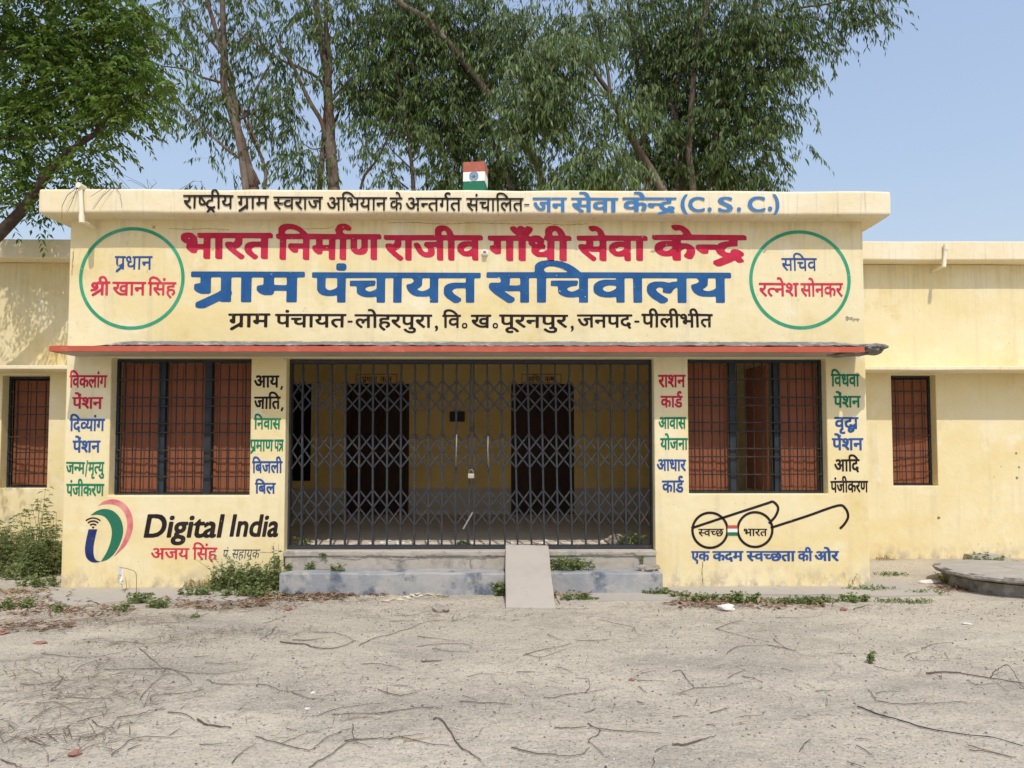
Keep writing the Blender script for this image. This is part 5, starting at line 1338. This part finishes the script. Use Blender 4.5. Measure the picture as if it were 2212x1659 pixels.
plant(at_y(-30, 1.3), 'bushy wild hemp cut by the left border of the photo', .5, .25, .75, 70, 'bush', 'wild_hemp', 'shrub', .05, 13, .22, 'palm', 41)
plant(onG(90, 1268), 'low loose weeds between the wild hemp and the left apron', .35, .16, .16, 40, 'weed', 'weed', 'weed', .034, 12, .5, 'broad', 42)
plant(onG(420, 1288), 'short weeds in front of the pale dry grass on the left panel', .22, .07, .15, 26, 'weed', 'weed', 'weed', .034, 12, .45, 'broad', 43)
plant(onG(520, 1290), 'low creeping weeds before the big clump left of the steps', .3, .06, .16, 34, 'weed', 'weed', 'weed', .034, 12, .45, 'broad', 44)
plant(onG(1470, 1290), 'sparse weeds at the inner end of the right panel', .14, .05, .09, 16, 'weed', 'weed', 'weed', .03, 11, .5, 'broad', 45)
plant(onG(1780, 1298), 'sparse weeds near the outer end of the right panel', .16, .05, .09, 18, 'weed', 'weed', 'weed', .03, 11, .5, 'broad', 46)
tuft((X(2150, 1.0), 1.0, .06), 'grass blades round the concrete lump', .3, .12, .2, 120, seed=11)
tuft(onG(1700, 1296), 'sparse grass between the two weed strips under the slogan', .35, .05, .09, 120, seed=12)
tuft(onG(560, 1284), 'green grass fringe under the creeping weed by the lower step', .35, .05, .13, 140, seed=13)
tuft((X(60, .9), .9, .03), 'yellowing grass under the wild hemp', .5, .3, .25, 200, 'drygrass', seed=14)

# -- leaf litter (uncountable): flat dry leaves in drifts
def drift(name, spots, n, m, lo, hi, wr=.3, kind='stuff', zoff=.006, tilt=.25):
    B = []
    tot = sum(s[4] for s in spots)
    for (u, v, ru, rv, wgt) in spots:
        k = int(n * wgt / tot)
        for _ in range(k):
            a = random.uniform(0, 6.283); r = math.sqrt(random.random()); p = G(u + ru * r * math.cos(a), v + rv * r * math.sin(a))
            if p.y > -.02: continue
            B.append((p.x, p.y, gz(p.x, p.y) + zoff + random.random() * .012))
    B = np.array(B); n = len(B); az = rng.uniform(0, 6.283, n)
    D = np.stack([np.cos(az), np.sin(az), rng.normal(0, tilt, n)], 1); L = rng.uniform(lo, hi, n)
    d = unit(D); sd = np.stack([-np.sin(az), np.cos(az), rng.normal(0, .3, n)], 1)
    Wd = (L * wr * rng.uniform(.6, 1.2, n))[:, None] * .5; mid = B + d * L[:, None] * .5; mid[:, 2] += .006
    lv = np.stack([B, mid + sd * Wd, B + d * L[:, None], mid - sd * Wd], 1)
    o = bpy.data.objects.new(name, np_mesh(name, lv, 4, [(0, 1, 2, 3)])); o.data.materials.append(M[m]); col.objects.link(o)
    return tag(o, kind=kind)
o = drift('leaf_litter', [(60, 1300, 130, 28, 3), (200, 1320, 90, 14, 1), (470, 1300, 120, 18, 2.4), (640, 1290, 110, 9, 3), (760, 1282, 120, 6, 1.6), (1050, 1277, 34, 6, 1.6), (1225, 1283, 50, 12, 2.4), (1520, 1303, 80, 10, 1.4), (1700, 1306, 100, 8, 1), (2080, 1272, 60, 7, 1.5), (1960, 1240, 60, 10, .6), (60, 1350, 100, 10, .8)], 2600, 'dryleaf', .03, .11)
tag(o, 'brown dry leaves drifted along the foot of the steps and walls', 'leaf litter')
o = drift('fine_straw', [(80, 1345, 180, 20, 3), (300, 1340, 160, 12, 2), (520, 1310, 140, 12, 3), (700, 1296, 140, 8, 1.6), (300, 1385, 180, 10, 1), (200, 1500, 200, 40, 2), (500, 1365, 200, 10, 1.4), (1500, 1310, 160, 5, 1), (1900, 1312, 120, 8, .6), (900, 1330, 160, 20, .8), (1300, 1340, 300, 24, 1), (120, 1580, 180, 40, 1.6), (150, 1450, 220, 40, 1.4), (700, 1500, 500, 110, 1.2), (1600, 1460, 500, 110, 1.0)], 4600, 'straw', .05, .22, .022, tilt=.05, zoff=.002)
tag(o, 'fine dead stalks and straw scattered on the dusty ground', 'straw litter')

# -- gravel (uncountable)
def gravel(n, y0, y1, x0, x1, s0, s1):
    b = np.array([(1, 0, 0), (-.5, .87, 0), (-.5, -.87, 0), (0, 0, .8), (0, 0, -.5)], float)
    F3 = [(0, 1, 3), (1, 2, 3), (2, 0, 3), (1, 0, 4), (2, 1, 4), (0, 2, 4)]
    px = rng.uniform(x0, x1, n); py = rng.uniform(y0, y1, n)
    dens = np.array([noise.noise(Vector((a * .6, b_ * .9, 4))) + .5 * noise.noise(Vector((a * 2.2, b_ * 2.8, 9))) for a, b_ in zip(px, py)])
    k = dens + rng.uniform(-.6, .6, n) > -.05; px, py = px[k], py[k]; n = len(px)
    s = s0 + (s1 - s0) * rng.uniform(0, 1, n) ** 3.5
    an = rng.uniform(0, 6.283, n); c, s_ = np.cos(an), np.sin(an)
    V = b[None] * rng.uniform(.6, 1.3, (n, 5, 3)) * s[:, None, None]
    Vr = np.stack([V[..., 0] * c[:, None] - V[..., 1] * s_[:, None], V[..., 0] * s_[:, None] + V[..., 1] * c[:, None], V[..., 2]], -1)
    z = np.array([gz(a, b_) for a, b_ in zip(px, py)])
    Vr += np.stack([px, py, z + s * .1], -1)[:, None, :]
    return np_mesh('gravel', Vr, 5, F3)
o = bpy.data.objects.new('gravel', gravel(46000, -5.6, -.35, -5.2, 5.6, .0025, .012)); o.data.materials.append(M['gravel']); col.objects.link(o)
tag(o, 'small grey gravel bedded in the dusty ground', 'gravel', kind='stuff')

# -- stones and bits
def stone(u, v, r, m, label, name='stone', z=None, sc3=(1.2, .9, .65), seed=1, cat='stone', y=None):
    if y is None: p = G(u, v, 0); p.z = gz(p.x, p.y)
    else: p = Vector((X(u, y), y, z))
    mb = MB().ball((0, 0, r * sc3[2] * .55), r, 3, sc3, .42, seed, cut=None)
    mb.v = [(a + p.x, b + p.y, max(c, -.006) + p.z) for a, b, c in mb.v]
    return solo(name, mb, M[m], tuple(p), label, cat)
stone(*rb(1, 1405, 468), .062, 'stone', 'rounded grey brown stone lying in front of the lower step', seed=3)
stone(1398, 1232, .075, 'stone', 'flat reddish stone resting on the lower tread near the right pillar', z=.215, sc3=(1.4, .7, .55), seed=6, y=-.17)
stone(*rb(2, 1625, 452), .062, 'whitestone', 'white lump of broken plaster below the slogan', 'plaster_lump', sc3=(1.2, .8, .6), seed=9)
stone(*rb(3, 575, 452), .026, 'brick', 'dark red brick bit on the ground near the right corner', 'brick_bit', seed=11, cat='brick bit')
stone(*rb(0, 570, 1550), .024, 'brick', 'dull pink brick bit in the left foreground', 'brick_bit', seed=13, cat='brick bit')
stone(*rb(3, 1825, 345), .03, 'stone', 'small dark stone in front of the manhole cover', seed=15)
stone(*rb(0, 312, 688), .028, 'brick', 'half buried brick bit on the dust at left', 'brick_bit', seed=17, sc3=(1.5, .9, .4), cat='brick bit')
stone(*rb(0, 20, 625), .034, 'brick', 'brick fragment at the left edge of the photo', 'brick_bit', seed=19, cat='brick bit')
stone(*rb(2, 910, 967), .016, 'brick', 'tiny orange brick chip in the middle right of the yard', 'brick_bit', seed=21, cat='brick bit')
stone(*rb(1, 245, 455), .03, 'brick', 'brick bit in the litter left of the steps', 'brick_bit', seed=23, cat='brick bit')
stone(*rb(1, 435, 1103), .012, 'whitestone', 'small white pebble left of the centre foreground', 'pebble', seed=25, cat='pebble')
stone(*rb(1, 392, 1224), .011, 'whitestone', 'small white pebble nearest the centre foreground', 'pebble', seed=27, cat='pebble')
stone(*rb(3, 1510, 560), .028, 'whitestone', 'flat white chip on the dust in front of the manhole cover', 'pebble', seed=29, sc3=(1.4, .8, .3), cat='pebble')
stone(1374, 1167, .085, 'stone', 'brown stone on the veranda floor behind the right leaf of the gate', z=FLOOR, sc3=(1.3, .8, .8), seed=31, y=.42) if False else None
stone(1328, 1160, .085, 'stone', 'brown stone on the veranda floor behind the right leaf of the gate', z=FLOOR, sc3=(1.2, .8, .75), seed=31, y=.5)
stone(2010, 1262, .05, 'whitestone', 'pale crumbled plaster lump at the tip of the right apron', 'plaster_lump', sc3=(2.0, .8, .4), seed=33)
B_ = []
for k in range(130):
    q = random.uniform(.22, .9); B_.append((random.uniform(gfl + .1, gfr - .1), q))
mb = MB()
for i, (a, b) in enumerate(B_): mb.ball((a, b, FLOOR + .004), random.uniform(.008, .028), 1, (1.3, 1, .6), .5, i)
solo('rubble', mb, M['whitestone'], (0, .5, FLOOR), 'crumbled plaster and brick rubble strewn on the veranda floor behind the gate', 'rubble', kind='stuff')

# manhole cover on its ring, concrete lump behind it
cx, cy, rad = 5.42, -.02, .72
ringz = .05; top = .205
mh = empty('manhole', (cx, cy, 0), 'round thick concrete manhole cover on a low ring at the right edge', 'manhole cover')
bm = bmesh.new(); rings = []
for (r, z) in ((.02, top + .004), (rad * .5, top + .003), (rad * .9, top), (rad, top - .012), (rad + .005, top - .035), (rad - .02, top - .055), (rad * .8, top - .06)):
    ring = []
    for i in range(80):
        a = 2 * math.pi * i / 80; jit = 1 + (.018 * noise.noise(Vector((math.cos(a) * 6, math.sin(a) * 6, z * 30))) if r > rad * .85 else 0)
        ring.append(bm.verts.new((cx + r * jit * math.cos(a), cy + r * jit * math.sin(a), z + .006 * noise.noise(Vector((a * 4, r * 3, 1))))))
    rings.append(ring)
bm.faces.new(rings[0])
for a, b in zip(rings, rings[1:]):
    for i in range(80): bm.faces.new((a[i], b[i], b[(i + 1) % 80], a[(i + 1) % 80]))
bm.faces.new(rings[-1][::-1]); bmesh.ops.recalc_face_normals(bm, faces=bm.faces)
me = bpy.data.meshes.new('cover'); 
for v in bm.verts: v.co -= Vector((cx, cy, 0))
for f in bm.faces: f.material_index = 1 if f.calc_center_median().z < top - .006 else 0
bm.to_mesh(me); bm.free()
me.materials.append(M['slab']); me.materials.append(M['slabedge'])
o = bpy.data.objects.new('cover', me); col.objects.link(o); o.parent = mh
mb = MB(); mb.cyl((cx + .03, cy + .02, -.05), rad * .86, .17, 'z', 48); part('ring', mb, M['slabedge'], mh)
p = P(2135, 1195, 1.0)
mb = MB(); q = [(-.22, -.1, 0), (.42, -.25, 0), (.50, .15, 0), (-.2, .2, 0), (-.2, -.06, .17), (.12, -.12, .18), (.2, .12, .17), (-.18, .14, .16)]
mb.v = [(a + p.x, b + 1.05, c + .03) for a, b, c in q]
for f in ((0, 1, 2, 3), (7, 6, 5, 4), (0, 4, 5, 1), (1, 5, 6, 2), (2, 6, 7, 3), (3, 7, 4, 0)): mb.f.append(f[::-1])
o = solo('concrete_lump', mb, M['slab'], (p.x, 1.05, .03), 'slanting broken concrete lump behind the manhole cover', 'concrete lump'); wobble(o, .06, .012, 3)

# -- twigs on the ground, traced
TW = [(0, [(1060, 740), (1130, 800), (1240, 890)], 1), (0, [(1240, 890), (1340, 912), (1460, 990), (1380, 1008)], .7), (0, [(790, 900), (1240, 897), (1450, 925), (1680, 937), (1890, 905)], .8), (0, [(390, 1060), (440, 1020), (485, 955)], 1), (0, [(150, 1018), (320, 1015), (420, 1000), (600, 985)], .8), (0, [(1070, 1115), (1090, 1070), (1200, 970), (1290, 925)], .8), (0, [(310, 770), (520, 805), (700, 800), (900, 770), (1000, 740)], .8), (0, [(490, 1110), (830, 1115)], .9), (0, [(270, 1160), (440, 1155), (580, 1235)], .8), (0, [(580, 1305), (700, 1270), (880, 1235)], 1), (0, [(880, 1275), (1060, 1250), (1150, 1215), (1250, 1210)], .9), (0, [(1280, 1237), (1390, 1250), (1490, 1300)], 1.2), (0, [(840, 1560), (940, 1480), (1040, 1418), (1380, 1420)], .9), (0, [(1290, 1405), (1370, 1362)], .9), (0, [(975, 1508), (1075, 1470)], 1.1), (0, [(700, 1290), (760, 1330), (870, 1345), (1050, 1300)], .8), (0, [(1250, 1070), (1380, 1075), (1550, 1050)], .8), (0, [(1570, 980), (1700, 1020), (1948, 1020)], .9), (0, [(190, 1400), (280, 1445), (385, 1465)], 1), (0, [(1515, 1485), (1680, 1477)], .9), (0, [(1770, 1620), (1830, 1550), (1948, 1480)], 1), (0, [(835, 690), (960, 685), (1000, 700)], .8), (0, [(0, 1570), (80, 1600), (170, 1640)], 1.2), (0, [(210, 1295), (300, 1240), (400, 1190)], .7), (0, [(560, 920), (640, 860), (740, 830)], .8), (0, [(1480, 800), (1590, 795)], .8), (0, [(1560, 850), (1700, 860), (1800, 850)], .7), (0, [(190, 905), (280, 930), (330, 965)], .8), (0, [(300, 1385), (420, 1385), (540, 1380)], .8), (0, [(40, 1440), (110, 1400), (160, 1360)], .8), (0, [(620, 1420), (720, 1400), (790, 1390)], .9),
      (1, [(280, 690), (400, 690), (510, 680)], 1.3), (1, [(780, 745), (900, 680), (1050, 640), (1200, 590), (1260, 555), (1400, 530)], 1), (1, [(1225, 663), (1360, 675), (1500, 690)], 1), (1, [(800, 890), (950, 890), (1090, 913)], .8), (1, [(1610, 965), (1700, 945), (1820, 940)], .8), (1, [(0, 1420), (200, 1480), (400, 1535), (470, 1490), (560, 1430), (690, 1380), (790, 1372)], .9), (1, [(570, 1270), (740, 1260), (960, 1258), (1080, 1210)], .9), (1, [(900, 1268), (1160, 1225), (1330, 1205), (1420, 1222)], 1), (1, [(460, 1280), (600, 1230), (800, 1195), (1000, 1175)], .8), (1, [(670, 1462), (860, 1445), (1010, 1443)], 1.2), (1, [(1090, 1425), (1250, 1460), (1475, 1485)], 1), (1, [(400, 1659), (550, 1575), (680, 1480), (760, 1475), (890, 1510)], 1), (1, [(740, 1340), (735, 1420), (770, 1480)], .8), (1, [(1570, 1115), (1690, 1150)], .7), (1, [(1550, 1160), (1780, 1165), (1948, 1180)], 1), (1, [(0, 1025), (90, 1030), (210, 1082), (380, 1075)], .9), (1, [(270, 1085), (400, 1140), (530, 1158)], .8), (1, [(930, 1075), (1100, 1120), (1230, 1100)], .9), (1, [(450, 620), (600, 640), (700, 670), (735, 700)], .8), (1, [(1220, 740), (1400, 720), (1560, 715), (1660, 740)], .8), (1, [(1340, 755), (1440, 772), (1620, 770)], .8), (1, [(30, 690), (110, 640), (155, 570)], .9), (1, [(350, 913), (420, 915)], .8), (1, [(1010, 1445), (1150, 1420), (1285, 1402)], 1), (1, [(230, 1358), (310, 1380)], .8), (1, [(200, 1480), (330, 1420), (580, 1362)], .7), (1, [(1010, 545), (1220, 535)], .9), (1, [(1050, 500), (1200, 490), (1350, 450)], .8), (1, [(1480, 545), (1560, 520), (1670, 480)], .9), (1, [(60, 550), (140, 530), (220, 505)], .8),
      (2, [(90, 790), (200, 760), (320, 740), (460, 698)], 1), (2, [(100, 780), (200, 805), (290, 785), (420, 740)], .8), (2, [(340, 880), (400, 890), (465, 920)], .9), (2, [(240, 1125), (300, 1125), (400, 1100), (560, 1075), (715, 1042)], 1), (2, [(560, 1075), (595, 1030), (580, 950)], .8), (2, [(1220, 897), (1290, 900), (1340, 970), (1380, 1018), (1220, 1078)], 1), (2, [(1380, 1018), (1560, 1015), (1760, 1000)], .8), (2, [(320, 1355), (450, 1360), (570, 1350)], 1.2), (2, [(575, 1315), (660, 1365), (850, 1375), (1000, 1390), (1130, 1403)], 1.1), (2, [(670, 1370), (650, 1410), (580, 1455), (640, 1500), (700, 1560)], 1), (2, [(0, 1500), (100, 1530), (290, 1555), (430, 1568), (540, 1545), (590, 1500)], 1.1), (2, [(1090, 1540), (1130, 1510), (1180, 1495)], .8), (2, [(650, 525), (800, 560), (910, 580), (940, 625)], .8), (2, [(1545, 615), (1640, 570), (1760, 520)], .9), (2, [(1560, 610), (1700, 660), (1948, 720)], .8), (2, [(1630, 790), (1720, 740), (1948, 740)], .8), (2, [(950, 965), (1160, 970)], .7), (2, [(1640, 960), (1700, 930), (1780, 908)], .8), (2, [(1750, 950), (1840, 970), (1910, 997)], 1.1), (2, [(270, 640), (400, 685)], .8), (2, [(560, 1235), (640, 1190)], .9), (2, [(1220, 1262), (1340, 1252)], .9), (2, [(1510, 1230), (1655, 1192)], .8), (2, [(250, 430), (350, 440), (580, 445)], .9), (2, [(35, 922), (180, 918)], .9), (2, [(950, 1135), (1005, 1158)], 1.1), (2, [(1475, 1320), (1560, 1340)], .8), (2, [(1075, 1580), (1085, 1620), (1060, 1655)], .9), (2, [(980, 908), (1090, 892)], .8), (2, [(480, 955), (580, 962)], .8), (2, [(960, 1015), (1020, 1062)], .9), (2, [(480, 675), (640, 680), (790, 672)], .8),
      (3, [(830, 1150), (980, 1170), (1240, 1170), (1500, 1160)], 1), (3, [(765, 1060), (800, 1110), (822, 1155)], 1), (3, [(815, 1090), (900, 1070), (1010, 1080)], .8), (3, [(680, 1480), (740, 1520), (810, 1573)], 1), (3, [(245, 1535), (280, 1480), (330, 1440)], .9), (3, [(600, 1607), (740, 1650)], .9), (3, [(1170, 745), (1240, 710), (1400, 690)], .9), (3, [(1080, 815), (1200, 845), (1380, 840)], .8), (3, [(1340, 765), (1390, 840)], .7), (3, [(800, 880), (920, 910), (1040, 922)], .9), (3, [(1530, 1527), (1650, 1535), (1890, 1578)], 1.1), (3, [(0, 740), (150, 765), (210, 780)], 1), (3, [(40, 700), (150, 770)], .8), (3, [(1530, 1005), (1600, 1040), (1740, 1020)], .8), (3, [(1740, 1010), (1830, 1100)], .7), (3, [(360, 1060), (500, 1060)], .9), (3, [(680, 1425), (780, 1427)], .9), (3, [(500, 800), (740, 800)], .7), (3, [(650, 440), (740, 415), (800, 420)], 1.2), (3, [(1050, 395), (1240, 408)], 1), (3, [(60, 510), (300, 500), (410, 480)], .7), (3, [(100, 905), (165, 920)], 1), (3, [(1530, 1490), (1680, 1530), (1890, 1580)], .8), (3, [(1040, 810), (1080, 780), (1140, 770)], .8)]
def lay_twig(c, pts, w, name, m, label, cat, group=None, lift=None, r0=.0030):
    sm = smooth_loop(pts, 4) if len(pts) > 2 else [tuple(np.array(pts[0]) * (1 - t) + np.array(pts[1]) * t) for t in np.linspace(0, 1, 4)]
    out = []
    for i, q in enumerate(sm):
        z = .006 if lift is None else lift(i / (len(sm) - 1))
        p = G(*rb(c, *q), z); p.z = gz(p.x, p.y) + .004 + z * .6 + random.uniform(0, .003)
        p += Vector((random.uniform(-.004, .004), random.uniform(-.006, .006), 0)); out.append(p)
    b = out[0].copy(); b.z = gz(b.x, b.y)
    return solo(name, MB().tube(out, r0 * w, r0 * w * .45, 5, .18), M[m], tuple(b), label, cat, group)
GT_ = 'thin dry twigs lying about the yard'
for c, pts, w in TW:
    lay_twig(c, pts, w, 'dry_twig', 'twig', 'thin dry twig lying on the dusty yard in front of the office', 'twig', GT_)
lay_twig(0, [(1500, 1295), (1560, 1330), (1680, 1352), (1755, 1358)], 2.0, 'dry_stick', 'twig', 'short thick curved stick in the left foreground', 'stick')
lay_twig(1, [(180, 705), (370, 725), (430, 750), (520, 770), (600, 765), (690, 740), (760, 700)], 1.6, 'dry_stick', 'twig', 'long wavy stick across the yard left of the ramp', 'stick')
lay_twig(1, [(1258, 865), (1340, 860), (1415, 848)], 1.8, 'dry_stick', 'twig', 'short thick stick in the middle of the yard below the ramp', 'stick')
lay_twig(1, [(1350, 1290), (1400, 1290), (1490, 1390), (1550, 1490), (1640, 1540), (1715, 1595)], 1.5, 'dry_stick', 'twig', 'bent stick slanting to the lower right in the centre foreground', 'stick')
lay_twig(2, [(1220, 1485), (1320, 1480), (1440, 1450), (1545, 1415)], 1.5, 'dry_stick', 'twig', 'gently curved stick in the foreground right of the centre', 'stick')
lay_twig(3, [(1210, 940), (1350, 930), (1530, 945), (1700, 975), (1948, 1015)], 1.9, 'fallen_branch', 'twig', 'long brown fallen branch lying at the right edge of the yard', 'branch')
lay_twig(3, [(1695, 975), (1720, 910), (1770, 860), (1820, 840), (1860, 880), (1900, 970), (1948, 1060)], 1.3, 'arched_twig', 'twig', 'twig arching up off the fallen branch at right', 'twig', lift=lambda t: .09 * math.sin(math.pi * t))
lay_twig(3, [(680, 1190), (860, 1252), (960, 1275), (1200, 1340), (1500, 1400), (1720, 1430), (1948, 1490)], 1.5, 'old_cable', 'hose', 'long dark cable trailing to the lower right corner', 'cable')
lay_twig(1, [(1120, 1455), (1230, 1440), (1340, 1418)], 1.1, 'straw', 'drygrass', 'pale yellow straw among twigs in the centre foreground', 'straw')
# husks in front of the step
mb = MB()
for k in range(26):
    u, v = random.uniform(815, 950), 0; t = (u - 815) / 135; v = 1296 - 16 * t + random.uniform(-4, 4)
    p = G(u, v); p.z = gz(p.x, p.y) + .012; a = random.gauss(.15, .5); L = random.uniform(.05, .14); d = Vector((math.cos(a), math.sin(a), random.uniform(-.1, .25))) * L; s = Vector((-math.sin(a), math.cos(a), .5)) * random.uniform(.008, .018)
    mb.quad(p, p + d * .5 - s, p + d, p + d * .5 + s)
p = G(870, 1290); solo('dry_husks', mb, M['hull'], (p.x, p.y, 0), 'pale dry husks strewn in front of the lower step', 'husks', kind='stuff')
# rag on a bent wire, left panel
pts = [P(*r5(0, *q), -.22) for q in ((720, 1480), (730, 1440), (725, 1385), (718, 1340))]; pts2 = [P(*r5(0, *q), -.22) for q in ((690, 1326), (735, 1334), (778, 1352), (787, 1390), (787, 1440))]
pts2[-1].z = gz(pts2[-1].x, -.22) - .01
rg = empty('wire_rag', (pts2[-1].x, -.22, 0), 'torn white rag caught on a bent rusty wire below the emblem', 'rag')
pts[0].z = -.0
part('wire', MB().tube(smooth_loop([tuple(q) for q in pts2], 4), .003, .003, 5).tube([pts[0] + Vector((0, -.02, 0)), pts[1], pts[2]], .003, .002, 5), M['twig'], rg)
bm = bmesh.new(); a, b = P(*r5(0, 684, 1328), -.225), P(*r5(0, 728, 1420), -.225); g_ = {}
for i in range(7):
    for j in range(11):
        s, t = i / 6, j / 10; w = 1 - .25 * t
        g_[i, j] = bm.verts.new((a.x + (b.x - a.x) * (s * w * .8 + .2 * t + (.06 if t > .75 else 0) * math.sin(9 * s)) - (.02 if t > .6 else 0) * t, a.y - .02 * math.sin(s * 7 + t * 3) - .01, a.z + (b.z - a.z) * t * (1 - .25 * math.sin(s * 5))))
for i in range(6):
    for j in range(10):
        if j > 6 and (i + j) % 4 == 0: continue
        bm.faces.new((g_[i, j], g_[i + 1, j], g_[i + 1, j + 1], g_[i, j + 1]))
bb = base_of(rg)
for v in bm.verts: v.co -= bb
me = bpy.data.meshes.new('rag'); bm.to_mesh(me); bm.free(); part('rag', me, M['rag'], rg)
# brushwood lying on the roof slab, left end
rb_ = random.Random(5); mb = MB(); yR = .05
o0 = P(*r1(0, 960, 205), yR); zr = ZT + .006
for k in range(26):
    x0 = o0.x + rb_.uniform(-.45, .55); y0 = rb_.uniform(0, .5); a = rb_.uniform(.15, 2.9); L = rb_.uniform(.25, .7); h = rb_.uniform(.1, .42) * rb_.random() ** .5
    dx = math.cos(a) * L
    mb.tube([(x0, y0, zr), (x0 + dx * .4 + rb_.uniform(-.04, .04), y0 + .05, zr + h * .65), (x0 + dx * .8, y0 + rb_.uniform(-.1, .1), zr + h), (x0 + dx, y0, zr + h * rb_.uniform(.7, 1.1))], .004, .0015, 4)
mb.tube([(o0.x, .08, zr), (o0.x + .03, .08, zr + .16), (o0.x + .05, .08, zr + .17)], .012, .01, 6)
for q in (((640, 215), (560, 270), (515, 360), (512, 470)), ((870, 212), (810, 245), (750, 285)), ((930, 215), (850, 280), (770, 390)), ((640, 225), (600, 320), (560, 410)), ((960, 215), (1000, 270), (1010, 380))):
    pp = [P(*r1(0, *e), -OVR - .02 - .02 * i) for i, e in enumerate(q)]; pp[0].z = max(pp[0].z, ZT + .004)
    mb.tube([Vector((pp[0].x + .06, .1, ZT + .03))] + pp, .0045, .002, 4)
solo('brushwood', mb, M['twig'], (o0.x, .1, ZT), 'tangle of bare dry branches lying on the left end of the roof edge', 'brushwood')
